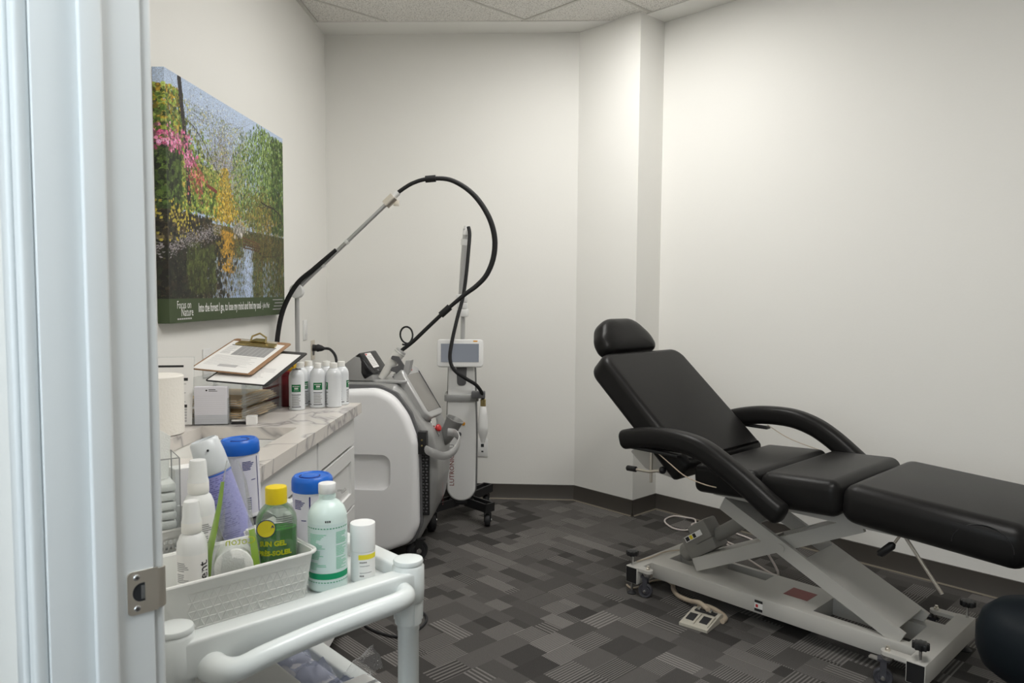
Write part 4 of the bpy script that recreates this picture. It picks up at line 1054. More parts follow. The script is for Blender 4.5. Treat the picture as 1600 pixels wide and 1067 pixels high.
nh = len(hose2)
MB().tube(hose2, [0.010+0.004*math.sin(PI*min(1, max(0, (k-10)/(nh-30)))) for k in range(nh)], 12).build('hose', M['hose'], lm)
for p, q in ((hose2[11], hose2[14]), (hose2[nh-20], hose2[nh-17])): MB().cyl(p, q, 0.0175, 0.0175, 14).build('hose_cuff', M['hose'], lm)
coil = [(-0.676-LX+0.037*math.cos(a), 0.215+0.004*k, 1.135+0.045*math.sin(a)) for k, a in enumerate([-1.9+2*PI*j/22 for j in range(25)])] + [(-0.700-LX, 0.228, 1.060)]
MB().tube(spline(coil, 2), 0.0048, 8).build('signal_cable', M['hose'], lm)
tg = MB().prism([(-1.02-LX, 0.93), (-1.055-LX, 0.97), (-1.09-LX, 0.93)], 0.50, 0.502, 'y').build('warning_tag', M['orange_tag'], lm, smooth=0)
# mains lead: plug in the metal outlet, cable over the back of the machine
pc = thing('power_plug', 'black power plug and cable in the metal wall outlet', 'plug', (-1.362, 4.55, 1.012))
MB().tube([(0, 0, 0), (0.022, 0, 0), (0.024, 0, 0), (0.050, 0, -0.002), (0.066, 0, -0.004)], [0.020, 0.020, 0.024, 0.018, 0.010], 14).build('plug', M['rubber'], pc)
MB().tube(spline([(0.060, 0, -0.003), (0.105, -0.01, -0.008), (0.145, -0.03, -0.055), (0.150, -0.05, -0.14), (0.13, -0.10, -0.26), (0.10, -0.20, -0.60)], 8), 0.0085, 10).build('cable', M['rubber'], pc)

# ================================================================== the tower machine
TX, TY = -0.432, 4.44
tw = thing('laser_tower', 'slim white laser tower with touch screen and black wheeled base by back wall', 'medical laser', (TX, TY, 0), math.radians(3))
def pan(w0, w1, zt, zb, r): return rpoly([(-w0, zt), (w0, zt), (w1, 0.50), (w1-0.004, zb), (-w1+0.004, zb), (-w1, 0.50)], [0.01, 0.01, 0.2, r, r, 0.2], 10)
MB().fprism(pan(0.082, 0.094, 0.930, 0.118, 0.085), -0.08, 0.10, 0.02, 'y', 4).build('rear_shell', M['dark_silver'], tw)
fp = MB().fprism(pan(0.076, 0.087, 0.930, 0.126, 0.080), -0.105, -0.07, 0.012, 'y', 4, 'a').build('front_panel', M['white_plastic'], tw)
MB().fprism(rpoly([(-0.030, 0.935), (0.032, 0.935), (0.027, 0.815), (-0.025, 0.815)], [0, 0, 0.02, 0.02]), -0.109, -0.10, 0.002, 'y', 2, 'a').build('neck_cover', M['dark_silver'], tw)
MB().fprism(rrect(-0.100, 0.102, -0.118, 0.06, 0.02), 0.722, 0.762, 0.004, 'z', 2).build('belt', M['silver_plastic'], tw)
MB().rbox(0.060, 0.140, -0.150, -0.100, 0.745, 0.785, 0.005).build('hose_clamp', M['dark_silver'], tw)
hs = MB().lathe([(0.012, 0.700), (0.019, 0.690), (0.026, 0.640), (0.031, 0.585), (0.030, 0.545), (0.022, 0.522), (0.018, 0.505), (0.012, 0.480), (0.0001, 0.478)], 24, 0.128, -0.125).build('handpiece', M['white_plastic'], tw, label='white handpiece hanging at the side of the tower')
MB().lathe([(0.016, 0.698), (0.016, 0.735), (0.012, 0.740)], 20, 0.128, -0.125).build('handpiece_collar', M['brass'], hs)
MB().lathe([(0.011, -0.105), (0.011, -0.112), (0.0001, -0.114)], 18).xf(Matrix.Translation((0.012, 0, 0.590)) @ Matrix.Rotation(0, 4, 'X') @ Matrix(((1, 0, 0, 0), (0, 0, 1, 0), (0, 1, 0, 0), (0, 0, 0, 1)))).build('amber_button', M['amber'], tw)
MB().lathe([(0.013, -0.105), (0.013, -0.115), (0.008, -0.116), (0.0001, -0.116)], 18).xf(Matrix.Translation((-0.012, 0, 0.528)) @ Matrix(((1, 0, 0, 0), (0, 0, 1, 0), (0, 1, 0, 0), (0, 0, 0, 1)))).build('key_switch', M['dark_silver'], tw)
vtext('LUTRONIC', 0.038, -0.054, -0.1062, 0.312, M['red_label'], tw, 0.0, bold=0.0001)
vtext('U', 0.038, -0.054, -0.1062, 0.455, M['grey_ink'], tw, 0.0)
TS = Matrix.Translation((-0.006, -0.12, 1.006)) @ Matrix.Rotation(math.radians(-8), 4, 'X')
s1 = MB().fprism(rrect(-0.134, 0.134, -0.081, 0.081, 0.018), -0.016, 0.018, 0.006, 'y', 4).xf(TS).build('screen_housing', M['white_plastic'], tw)
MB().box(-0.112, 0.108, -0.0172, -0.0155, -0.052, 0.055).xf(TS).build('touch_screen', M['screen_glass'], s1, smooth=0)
MB().box(0.075, 0.100, -0.0168, -0.0155, 0.066, 0.074).xf(TS).build('badge', M['amber'], s1, smooth=0)
MB().cyl((0.0, 0.01, 0.93), (0.004, 0.02, 1.36), 0.014, 0.014, 16).build('column', M['mid_silver'], tw)
MB().rbox(-0.036, 0.036, -0.020, 0.045, 1.215, 1.262, 0.006).rbox(-0.030, 0.030, -0.018, 0.042, 1.262, 1.300, 0.006).rbox(-0.036, 0.030, -0.020, 0.045, 1.300, 1.350, 0.008).build('column_clamp', M['white_plastic'], tw)
up_ = MB().tube([(-0.004, 0.012, 1.34), (0.008, 0.0, 1.55), (0.022, -0.01, 1.735)], [0.021, 0.020, 0.018], 16).build('hose_arm', M['mid_silver'], tw)
MB().tube([(0.0125, -0.002, 1.64), (0.0160, -0.005, 1.675)], 0.0235, 16).build('arm_band', M['white_plastic'], up_)
MB().tube([(0.020, -0.008, 1.70), (0.026, -0.012, 1.752)], [0.022, 0.016], 16).build('arm_tip', M['white_plastic'], up_)
hs2 = spline([(0.036, -0.05, 1.744), (0.044, -0.06, 1.70), (0.038, -0.08, 1.60), (0.026, -0.10, 1.46), (0.008, -0.12, 1.33), (-0.020, -0.16, 1.22), (-0.050, -0.20, 1.08), (-0.060, -0.22, 0.985), (-0.035, -0.23, 0.920), (0.030, -0.22, 0.870), (0.088, -0.19, 0.830), (0.122, -0.145, 0.775), (0.128, -0.125, 0.735)], 7)
MB().tube(hs2, 0.0105, 12).build('hose', M['hose'], tw)
MB().rbox(-0.075, 0.075, -0.09, 0.09, 0.095, 0.135, 0.015).build('base_hub', M['black_plastic'], tw)
for (ex, ey) in ((0.165, -0.185), (0.150, 0.260), (-0.165, -0.185), (-0.150, 0.260)):
    d_ = Vector((ex, ey, 0)).normalized(); sd = Vector((-d_.y, d_.x, 0)); p0 = d_*0.06; p1 = Vector((ex, ey, 0))
    def arm_q(w, a, b): return [tuple(v)[:2] for v in (p0.lerp(p1, a)+sd*w, p0.lerp(p1, b)+sd*w, p0.lerp(p1, b)-sd*w, p0.lerp(p1, a)-sd*w)]
    lg = MB().prism(arm_q(0.034, 0, 1.06), 0.088, 0.118, 'z')
    for w in (-1, 1):
        q0 = [p0.lerp(p1, 0)+sd*0.034*w, p0.lerp(p1, 1.06)+sd*0.034*w, p0.lerp(p1, 1.06)+sd*0.024*w, p0.lerp(p1, 0)+sd*0.024*w]
        lg.prism([tuple(v)[:2] for v in q0], 0.118, 0.138, 'z')
    lg.prism(arm_q(0.034, 1.02, 1.06), 0.118, 0.138, 'z')
    lo = lg.build('base_leg', M['black_plastic'], tw, smooth=20)
    caster(tw, ex*0.96, ey*0.96, 0.036, 0.030, 0.088, M['rubber'], math.radians(85))

# ================================================================== treatment couch
CO_ = (0.4247, 3.3298, 0.0)
co = thing('treatment_couch', 'black upholstered treatment couch with arm rests on a grey scissor-lift base', 'treatment couch', CO_, -PI/4)
def bar(mb, s0, z0, s1, z1, t0, t1, h):
    d = Vector((s1-s0, z1-z0)).normalized(); nn = Vector((-d.y, d.x))*h/2
    return mb.prism([(s0-nn.x, z0-nn.y), (s1-nn.x, z1-nn.y), (s1+nn.x, z1+nn.y), (s0+nn.x, z0+nn.y)], t0, t1, 'y')
plate_o = MB().rbox(0.03, 1.235, 0.110, 0.400, 0.062, 0.130, 0.004).build('base_plate', M['couch_frame'], co)
boolean_cut(plate_o, MB().box(0.300, 0.520, 0.300, 0.375, 0.0, 0.2).box(0.800, 1.150, 0.150, 0.330, 0.0, 0.2).box(0.085, 0.260, 0.215, 0.315, 0.0, 0.2))
for s0, s1 in ((0.0, 0.062), (1.190, 1.252)):
    MB().rbox(s0, s1, 0.0, 0.550, 0.055, 0.1305, 0.003).build('cross_member', M['couch_frame'], co)
for s0, s1, t0 in ((0.0, 0.062, -0.0012), (1.190, 1.252, -0.0012), (0.0, 0.062, 0.5502), (1.190, 1.252, 0.5502)):
    MB().box(s0+0.003, s1-0.003, t0, t0+0.001, 0.058, 0.127).build('end_cap', M['black_plastic'], co, smooth=0)
for sgn, sa, sb_, tc_ in ((1, 0.05, 0.125, 0.026), (1, 0.05, 0.125, 0.524), (-1, 1.10, 1.20, 0.026), (-1, 1.10, 1.20, 0.524)):
    out_ = rpoly([(sa, tc_-0.020), (sb_, tc_-0.020), (sb_, tc_+0.020), (sa, tc_+0.020)], [0, .02, .02, 0] if sgn > 0 else [.02, 0, 0, .02], 6)
    ca = MB().prism(out_, 0.116, 0.1295, 'z').build('caster_arm', M['couch_frame'], co, smooth=30)
    sx_ = sb_-0.022 if sgn > 0 else sa+0.022
    MB().lathe([(0.009, 0.1295), (0.009, 0.138), (0.006, 0.140), (0.006, 0.146), (0.0001, 0.146)], 8, sx_, tc_).build('bolt', M['nickel'], ca)
    MB().lathe([(0.019, 0.100), (0.021, 0.104), (0.021, 0.116)], 20, sx_, tc_).build('swivel', M['steel'], ca)
    caster(co, sx_-0.012, tc_, 0.032, 0.022, 0.099, M['wheel_grey'], math.radians(20), fork=M['wheel_grey'])
    if sgn < 0: MB().rbox(sx_-0.060, sx_-0.020, tc_-0.012, tc_+0.012, 0.085, 0.094, 0.003).build('brake_lever', M['motor_grey'], ca)
for s, tt in ((0.020, 0.020), (1.228, 0.020), (1.228, 0.530), (0.020, 0.530)):
    lv = MB().cyl((s, tt, 0.012), (s, tt, 0.182), 0.0055, 0.0055, 12).build('levelling_screw', M['steel'], co)
    star = [(s+(0.026+0.0022*math.cos(10*a))*math.cos(a), tt+(0.026+0.0022*math.cos(10*a))*math.sin(a)) for a in [2*PI*k/60 for k in range(60)]]
    MB().fprism(star, 0.176, 0.198, 0.004, 'z', 2).build('hand_knob', M['black_plastic'], lv)
    MB().lathe([(0.020, 0.0), (0.022, 0.004), (0.010, 0.013)], 18, s, tt).build('foot_pad', M['rubber'], lv)
MB().prism([(0.640, 0.222), (0.742, 0.222), (0.742, 0.316), (0.640, 0.316)], 0.1300, 0.1306, 'z').build('red_label', M['red_label'], co, smooth=0, label='faded red label')
lb = MB().box(0.575, 0.610, 0.1094, 0.1100, 0.072, 0.118).build('warning_label', M['paper'], co, smooth=0)
MB().box(0.575, 0.610, 0.1089, 0.1094, 0.107, 0.118).box(0.575, 0.610, 0.1089, 0.1094, 0.072, 0.083).build('label_band', M['black_ink'], lb, smooth=0)
MB().box(0.580, 0.590, 0.1089, 0.1094, 0.088, 0.100).build('label_mark', M['red'], lb, smooth=0)
# scissor arms
sa_ = MB()
bar(sa_, 0.405, 0.478, 1.130, 0.136, 0.125, 0.142, 0.058); bar(sa_, 0.405, 0.478, 1.130, 0.136, 0.368, 0.385, 0.058)
bar(sa_, 0.760+0.010, 0.310+0.022, 1.105+0.010, 0.148+0.022, 0.142, 0.368, 0.010); bar(sa_, 0.415+0.010, 0.473+0.022, 0.560+0.010, 0.405+0.022, 0.142, 0.368, 0.010)
s1_ = sa_.build('scissor_arm', M['couch_frame'], co, smooth=20)
MB().cyl((0.671, 0.120, 0.352), (0.671, 0.390, 0.352), 0.017, 0.017, 18).build('pivot_pin', M['couch_frame'], s1_)
sb2 = MB(); bar(sb2, 0.255, 0.160, 0.965, 0.508, 0.160, 0.178, 0.056); bar(sb2, 0.255, 0.160, 0.965, 0.508, 0.332, 0.350, 0.056); bar(sb2, 0.29-0.010, 0.177+0.021, 0.59-0.010, 0.324+0.021, 0.178, 0.332, 0.010); bar(sb2, 0.745-0.010, 0.400+0.021, 0.95-0.010, 0.500+0.021, 0.178, 0.332, 0.010)
sb2.build('scissor_arm', M['couch_frame'], co, smooth=20)
# lift motor
MM = Matrix.Translation((0.250, 0.255, 0.245)) @ Matrix.Rotation(math.radians(-36), 4, 'Y')
mo = MB().rbox(-0.085, 0.075, -0.050, 0.050, -0.050, 0.055, 0.010).rbox(-0.020, 0.085, -0.058, 0.040, 0.0, 0.085, 0.010).xf(MM).build('lift_motor', M['motor_grey'], co)
MB().tube([(-0.140, 0.0, -0.005), (-0.125, 0, -0.005), (-0.080, 0, -0.005)], [0.030, 0.042, 0.044], 20).xf(MM).build('motor_end', M['motor_grey'], mo)
MB().cyl((0.070, 0, 0.0), (0.250, 0, 0.0), 0.030, 0.030, 18).xf(MM).build('actuator_tube', M['motor_grey'], mo)
ml = MB().box(-0.055, 0.045, -0.0592, -0.0584, 0.028, 0.052).xf(MM).build('motor_label', M['paper'], mo, smooth=0)
MB().box(-0.050, -0.030, -0.0600, -0.0592, 0.031, 0.049).box(-0.006, 0.010, -0.0600, -0.0592, 0.031, 0.049).xf(MM).build('label_mark', M['black_ink'], mo, smooth=0)
MB().box(-0.026, -0.010, -0.0600, -0.0592, 0.031, 0.049).xf(MM).build('label_mark', M['yellow_ink'], mo, smooth=0)
# upper frame
MB().box(0.36, 1.35, 0.130, 0.160, 0.505, 0.548).box(0.36, 1.35, 0.390, 0.420, 0.505, 0.548).box(0.36, 0.40, 0.160, 0.390, 0.505, 0.548).box(0.93, 0.97, 0.160, 0.390, 0.505, 0.548).build('upper_frame', M['couch_frame'], co, smooth=0)
br = MB().prism(rpoly([(-0.032, 0.640), (0.056, 0.692), (0.235, 0.575), (0.225, 0.555), (0.056, 0.574)], 0.006), 0.060, 0.063, 'y').build('back_bracket', M['couch_frame'], co, smooth=0)
MB().box(0.135, 0.175, 0.0590, 0.0600, 0.578, 0.581).box(0.135, 0.175, 0.0590, 0.0600, 0.588, 0.591).build('bracket_print', M['grey_ink'], br, smooth=0)
cb = MB().cyl((0.150, -0.030, 0.545), (0.150, -0.030, 0.700), 0.0065, 0.0065, 12).build('arm_post', M['nickel'], co)
cc_ = MB().tube([(0.070, -0.045, 0.592), (0.150, -0.045, 0.594), (0.205, -0.035, 0.608)], 0.0065, 12).build('clamp_lever', M['nickel'], cb)
MB().tube([(0.030, -0.045, 0.590), (0.035, -0.045, 0.590), (0.080, -0.045, 0.592), (0.084, -0.045, 0.592)], [0.008, 0.0125, 0.0125, 0.008], 14).build('grip', M['black_plastic'], cc_)
MB().lathe([(0.001, -0.016), (0.012, -0.012), (0.016, 0), (0.012, 0.012), (0.001, 0.016)], 16).xf(Matrix.Translation((0.212, -0.034, 0.610))).build('clamp_ball', M['black_plastic'], cc_)
# cushions
def pad(name, x0, x1, y0, y1, z0, z1, r, mtx, crown=0.006):
    bm = bmesh.new(); bmesh.ops.create_cube(bm, size=1)
    for v in bm.verts: v.co = Vector(((x0+x1)/2+v.co.x*(x1-x0), (y0+y1)/2+v.co.y*(y1-y0), (z0+z1)/2+v.co.z*(z1-z0)))
    bmesh.ops.bevel(bm, geom=bm.edges[:], offset=r, segments=6, affect='EDGES', profile=0.5)
    mb = MB(); bm.verts.index_update(); mb.add([v.co[:] for v in bm.verts], [tuple(v.index for v in f.verts) for f in bm.faces]); bm.free()
    return mb.xf(mtx).build(name, M['vinyl'], co, smooth=60)
T0, T1 = -0.032, 0.598
pad('seat_cushion', -0.150, 0.138, T0, T1, -0.118, 0.0, 0.030, Matrix.Translation((0.505, 0, 0.672)) @ Matrix.Rotation(math.radians(-3.5), 4, 'Y'))
pad('seat_cushion', -0.150, 0.160, T0, T1, -0.135, 0.0, 0.042, Matrix.Translation((0.795, 0, 0.690)) @ Matrix.Rotation(math.radians(-3.0), 4, 'Y'))
lg_ = pad('leg_cushion', -0.29, 0.285, T0, T1, -0.146, 0.0, 0.055, Matrix.Translation((1.250, 0, 0.682)) @ Matrix.Rotation(math.radians(3.6), 4, 'Y'))
BMX = Matrix(((-0.748, 0, 0.663, 0.345), (0, -1, 0, 0.283), (0.663, 0, 0.748, 0.652), (0, 0, 0, 1)))
hw_ = (T1-T0)/2
bo = rpoly([(0.0, -hw_), (0.665, -hw_), (0.665, hw_), (0.0, hw_)], [0.02, 0.075, 0.075, 0.02], 8)
MB().fprism(bo, -0.122, 0.0, 0.034, 'z', 6).xf(BMX).build('back_cushion', M['vinyl'], co, smooth=60)
HMX = BMX @ Matrix.Translation((0.665, 0, -0.045)) @ Matrix.Rotation(math.radians(-12), 4, 'Y')
ho = rpoly([(0.012, -0.165), (0.090, -0.165), (0.200, -0.090), (0.200, 0.155), (0.090, 0.232), (0.012, 0.232)], [0.055, 0.10, 0.12, 0.12, 0.10, 0.055], 10)
def pillow(outline, h, n=3.2, steps=12):
    cx_ = sum(p[0] for p in outline)/len(outline); cy_ = sum(p[1] for p in outline)/len(outline); m_ = len(outline); vs = []; fs = []
    fr = [math.sin(PI/2*k/steps)**0.9 for k in range(1, steps+1)]
    lev = [(f, -h*(1-f**n)**(1/n)) for f in fr] + [(f, h*(1-f**n)**(1/n)) for f in fr[-2::-1]]
    for f, z in lev: vs += [(cx_+(p[0]-cx_)*f, cy_+(p[1]-cy_)*f, z) for p in outline]
    for k in range(len(lev)-1): fs += [(k*m_+i, k*m_+(i+1) % m_, (k+1)*m_+(i+1) % m_, (k+1)*m_+i) for i in range(m_)]
    fs += [tuple(range(m_))[::-1], tuple(range((len(lev)-1)*m_, len(lev)*m_))]
    return MB().add(vs, fs)
pillow(ho, 0.062).xf(HMX).build('head_cushion', M['vinyl'], co, smooth=70)
MB().cyl((-0.06, -0.05, 0), (0.06, -0.05, 0), 0.007, 0.007, 10).cyl((-0.06, 0.05, 0), (0.06, 0.05, 0), 0.007, 0.007, 10).xf(HMX @ Matrix.Translation((0, 0, -0.02))).build('head_rods', M['steel'], co)
# stitched seam arc on the near foot corner of the leg cushion
arc = [(1.505-0.085+0.080*math.cos(a), T0-0.0012+0.000*a, 0.588+0.062*math.sin(a)) for a in [PI*k/16 for k in range(17)]]
arc = [(1.330, T0+0.006, 0.545)] + [(1.405+0.085*math.cos(PI-PI*k/14), T0+0.0005+0.016*max(0.0, math.sin(PI*k/14)-0.55), 0.580+0.070*math.sin(PI*k/14)) for k in range(15)] + [(1.515, T0+0.010, 0.545)]
MB().tube(spline(arc[1:-1], 3), 0.0016, 6).build('seam', M['black_plastic'], lg_)
# arm rests
ap = rrect(-0.040, 0.040, -0.043, 0.043, 0.030, 5)
def armrest(pts, label):
    path = spline(pts, 8); n = len(path)
    tl = 5
    sc = [1.0]*n
    for k in range(tl):
        f = math.sqrt(1-(1-(k+0.3)/tl)**2); sc[k] = f; sc[n-1-k] = f
    return MB().sweep(path, ap, (0, 1, 0), sc).build('arm_rest', M['vinyl'], co, smooth=60)
armrest([(0.035, -0.085, 0.722), (0.085, -0.085, 0.735), (0.185, -0.085, 0.754), (0.313, -0.085, 0.760), (0.434, -0.085, 0.742), (0.548, -0.085, 0.688), (0.657, -0.085, 0.624), (0.735, -0.085, 0.574), (0.785, -0.085, 0.548)], '')
armrest([(0.100, 0.655, 0.735), (0.180, 0.655, 0.762), (0.300, 0.655, 0.785), (0.440, 0.655, 0.788), (0.550, 0.655, 0.762), (0.640, 0.655, 0.715), (0.730, 0.655, 0.650), (0.800, 0.655, 0.595)], '')
for tt in (-0.085, 0.655):
    a_ = MB(); z_ = 0.0 if tt < 0 else 0.026
    a_.rbox(0.090, 0.330, tt-0.018, tt+0.018, 0.693+z_, 0.706+z_, 0.003).build('arm_plate', M['black_plastic'], co)
MB().tube(spline([(0.215, -0.092, 0.702), (0.290, -0.100, 0.665), (0.370, -0.102, 0.625), (0.450, -0.096, 0.607), (0.50, -0.08, 0.60)], 6), 0.0024, 6).build('arm_cable', M['beige'], co)
MB().tube(spline([(0.330, 0.64, 0.742), (0.42, 0.64, 0.700), (0.50, 0.64, 0.678), (0.60, 0.63, 0.662)], 6), 0.0020, 6).build('arm_cable', M['beige'], co)
# leg-section gas strut and release handle
MB().cyl((1.120, 0.100, 0.545), (1.262, 0.100, 0.352), 0.0060, 0.0060, 10).build('strut_rod', M['nickel'], co)
rl = MB().cyl((1.105, 0.100, 0.490), (1.135, 0.100, 0.545), 0.005, 0.005, 10).build('release_lever', M['nickel'], co)
MB().tube([(1.052, 0.10, 0.432), (1.058, 0.10, 0.438), (1.096, 0.10, 0.478), (1.102, 0.10, 0.486)], [0.006, 0.0135, 0.0145, 0.008], 14).build('lever_grip', M['black_plastic'], rl)
# cables that hang from the couch (local frame)
def loc(x, y, z): d = Vector((x-CO_[0], y-CO_[1], 0)); return (d.dot(LD), d.dot(ND), z)
FZ = 0.0065
MB().tube([Vector((p.x, p.y, max(FZ, p.z))) for p in spline([(0.395, 0.30, 0.505), (0.385, 0.33, 0.42), (0.43, 0.40, 0.27), (0.49, 0.46, 0.10), loc(1.04, 4.02, 0.015), loc(1.10, 3.985, FZ), loc(1.18, 3.995, FZ), loc(1.215, 4.07, FZ), loc(1.15, 4.19, FZ), loc(1.06, 4.31, FZ), loc(0.99, 4.37, FZ), loc(0.935, 4.34, FZ), loc(0.94, 4.26, FZ)], 8)], 0.0052, 8).build('hand_control_cable', M['pale_cable'], co)
MB().tube([Vector((p.x, p.y, max(FZ, p.z))) for p in spline([loc(1.0, 4.14, FZ), loc(0.955, 4.24, 0.010), loc(0.955, 4.32, 0.017), loc(0.965, 4.41, 0.017), loc(0.925, 4.475, FZ), loc(0.86, 4.50, FZ), loc(0.80, 4.44, FZ), loc(0.785, 4.36, FZ), loc(0.815, 4.26, FZ), loc(0.88, 4.23, FZ), loc(0.95, 4.29, 0.019)], 8)], 0.0052, 8).build('hand_control_cable', M['pale_cable'], co)
MB().tube(spline([(0.015, 0.06, 0.135), (0.03, 0.16, 0.137), (0.03, 0.26, 0.137), (0.075, 0.34, 0.139), (0.13, 0.37, 0.140), (0.20, 0.36, 0.17), (0.235, 0.31, 0.215)], 6), 0.0032, 6).build('motor_cable', M['beige'], co)

# foot pedal with its armoured cable
fp_ = thing('foot_pedal', 'putty coloured two-button foot pedal on the carpet before the couch', 'foot pedal', (0.700, 3.030, 0.0), math.radians(-38))
MB().prism([(-0.075, 0.001), (-0.075, 0.012), (0.02, 0.028), (0.055, 0.034), (0.075, 0.030), (0.075, 0.001)], -0.062, 0.062, 'x').build('housing', M['pedal'], fp_, smooth=20)
for x in (-0.030, 0.030):
    hs_ = MB().prism([(-0.062, 0.0142), (-0.058, 0.020), (0.010, 0.0335), (0.022, 0.030)], x-0.025, x+0.025, 'x').build('pedal_surround', M['pedal'], fp_, smooth=20)
    MB().prism([(-0.048, 0.0226), (-0.046, 0.0250), (-0.002, 0.0345), (0.002, 0.0330)], x-0.017, x+0.017, 'x').build('pedal_button', M['rubber'], hs_, smooth=20)
MB().rbox(-0.045, 0.048, 0.028, 0.056, 0.0315, 0.0370, 0.003).build('dark_recess', M['black_plastic'], fp_)
for x in (-0.028, 0.022): MB().tube([(x, 0.034, 0.040), (x, 0.052, 0.041)], 0.006, 12).build('cable_clip', M['steel'], fp_)
def ploc(x, y, z):
    a = math.radians(38); dx_, dy_ = x-0.700, y-3.030; return (dx_*math.cos(a)-dy_*math.sin(a), dx_*math.sin(a)+dy_*math.cos(a), z)
MB().tube(spline([(0.010, 0.045, 0.044), ploc(0.735, 3.10, 0.046), ploc(0.765, 3.135, 0.030), ploc(0.80, 3.115, 0.014), ploc(0.805, 3.06, 0.012), ploc(0.775, 3.045, 0.012)][:1] + [ploc(0.715, 3.125, 0.045), ploc(0.690, 3.195, 0.024), ploc(0.655, 3.275, 0.012), ploc(0.645, 3.345, 0.012), ploc(0.650, 3.388, 0.012)], 6), 0.0105, 12).build('armoured_cable', M['beige'], fp_)
MB().tube(spline([ploc(0.712, 3.135, 0.030), ploc(0.760, 3.145, 0.020), ploc(0.798, 3.105, 0.012), ploc(0.806, 3.055, 0.012), ploc(0.785, 3.022, 0.012)], 6), 0.0105, 12).build('armoured_cable', M['beige'], fp_)
MB().tube(spline([ploc(0.650, 3.385, 0.012), ploc(0.640, 3.44, 0.010), ploc(0.612, 3.475, 0.008), ploc(0.560, 3.455, 0.006), ploc(0.515, 3.405, 0.006), ploc(0.46, 3.37, 0.006), ploc(0.44, 3.41, 0.006)], 6), 0.0045, 8).build('thin_cable', M['beige'], fp_)

# stool at the right edge, loop of cable by the cart
t = thing('rolling_stool', 'dark stool with thick round cushion at the couch foot, cut by right edge', 'stool', (1.478, 2.118, 0.0))
MB().lathe([(0.06, 0.262), (0.135, 0.268), (0.163, 0.290), (0.178, 0.330), (0.178, 0.385), (0.165, 0.430), (0.135, 0.458), (0.07, 0.470), (0.0001, 0.472)], 48).build('cushion', M['navy_vinyl'], t, smooth=60)
MB().lathe([(0.024, 0.10), (0.024, 0.19), (0.018, 0.19), (0.018, 0.262)], 20).build('column', M['steel'], t)
for k in range(5):
    a = 2*PI*k/5+0.3
    l_ = MB().tube([(0.015*math.cos(a), 0.015*math.sin(a), 0.105), (0.15*math.cos(a), 0.15*math.sin(a), 0.075)], [0.016, 0.011], 10).build('leg', M['black_plastic'], t)
    caster(t, 0.15*math.cos(a), 0.15*math.sin(a), 0.025, 0.022, 0.070, M['rubber'], a)
lo_ = MB().tube(spline([(-0.60, 3.09, 0.006), (-0.53, 3.115, 0.006), (-0.46, 3.06, 0.006), (-0.437, 2.99, 0.006), (-0.46, 2.905, 0.006), (-0.525, 2.840, 0.006), (-0.63, 2.885, 0.006), (-0.695, 2.96, 0.006), (-0.690, 3.05, 0.006), (-0.65, 3.12, 0.006), (-0.66, 3.30, 0.006), (-0.70, 3.66, 0.006)], 8), 0.0055, 8).build('floor_cable', M['rubber'])
tag(lo_, 'black cable looped on the carpet in front of the laser machine', 'cable')

# ================================================================== utility cart by the door
CT0 = Vector((-0.579, 1.156, 0.0))
def cart_pt(X, Y, z): return CT0 + ND*X - LD*Y + Vector((0, 0, z))
CW_, CL_ = 0.460, 0.560
ct = thing('utility_cart', 'pale grey plastic utility cart with curved push handle beside the door frame', 'cart', CT0, PI/4)
TRAYS = [(0.735, 0.800, 0.772), (0.425, 0.490, 0.462), (0.110, 0.175, 0.147)]
for k, (z0, z1, zf) in enumerate(TRAYS):
    mb = MB()
    mb.rbox(0.0, CW_, -0.0318, 0.012, z0, z1, 0.007, 4).rbox(0.0, CW_, CL_-0.012, CL_+0.0318, z0, z1, 0.007, 4).rbox(-0.0318, 0.012, 0.0, CL_, z0, z1, 0.007, 4).rbox(CW_-0.012, CW_+0.0318, 0.0, CL_, z0, z1, 0.007, 4)
    tr_ = mb.build('tray_rim', M['cart'], ct)
    MB().box(0.0, CW_, 0.0, CL_, zf-0.008, zf).build('tray_floor', M['cart'], ct, smooth=0)
    for X in (0, CW_):
        for Y in (0, CL_):
            MB().lathe([(0.030, z0-0.002), (0.0315, z0), (0.0330, z0+0.02), (0.0325, z1+0.004), (0.0290, z1+0.009)], 32, X, Y).build('corner_sleeve', M['cart'], ct)
            cl_ = MB().lathe([(0.0235, z0-0.050), (0.0275, z0-0.048), (0.0295, z0-0.004), (0.0295, z0+0.002)], 32, X, Y)
            if k < 2:
                co_ = cl_.build('collar', M['cart'], ct)
                for j in range(6):
                    a = 2*PI*j/6+0.35; MB().cyl((X+0.0285*math.cos(a), Y+0.0285*math.sin(a), z0-0.042), (X+0.0295*math.cos(a), Y+0.0295*math.sin(a), z0-0.004), 0.0012, 0.0012, 6).build('collar_rib', M['cart'], co_)
for X in (0, CW_):
    for Y in (0, CL_):
        MB().lathe([(0.0215, 0.07), (0.0215, 0.670), (0.0225, 0.672), (0.0225, 0.690)], 28, X, Y).build('post', M['cart'], ct)
        MB().lathe([(0.0270, 0.808), (0.0300, 0.810), (0.0308, 0.815), (0.0292, 0.8190), (0.0190, 0.8215), (0.0001, 0.822)], 32, X, Y).build('post_cap', M['cart'], ct)
        caster(ct, X, Y, 0.035, 0.026, 0.075, M['rubber'])
hpath = spline([(0.046, -0.008, 0.748), (0.052, -0.046, 0.746), (0.076, -0.070, 0.749), (0.125, -0.076, 0.759), (0.23, -0.076, 0.768), (0.33, -0.076, 0.772), (0.385, -0.072, 0.772), (0.418, -0.052, 0.769), (0.430, -0.010, 0.768)], 8)
MB().tube(hpath, [0.025 if i < 6 else max(0.0185, 0.025-0.0006*(i-6)) for i in range(len(hpath))], 20).build('push_handle', M['cart'], ct, smooth=60)
TF = 0.7725

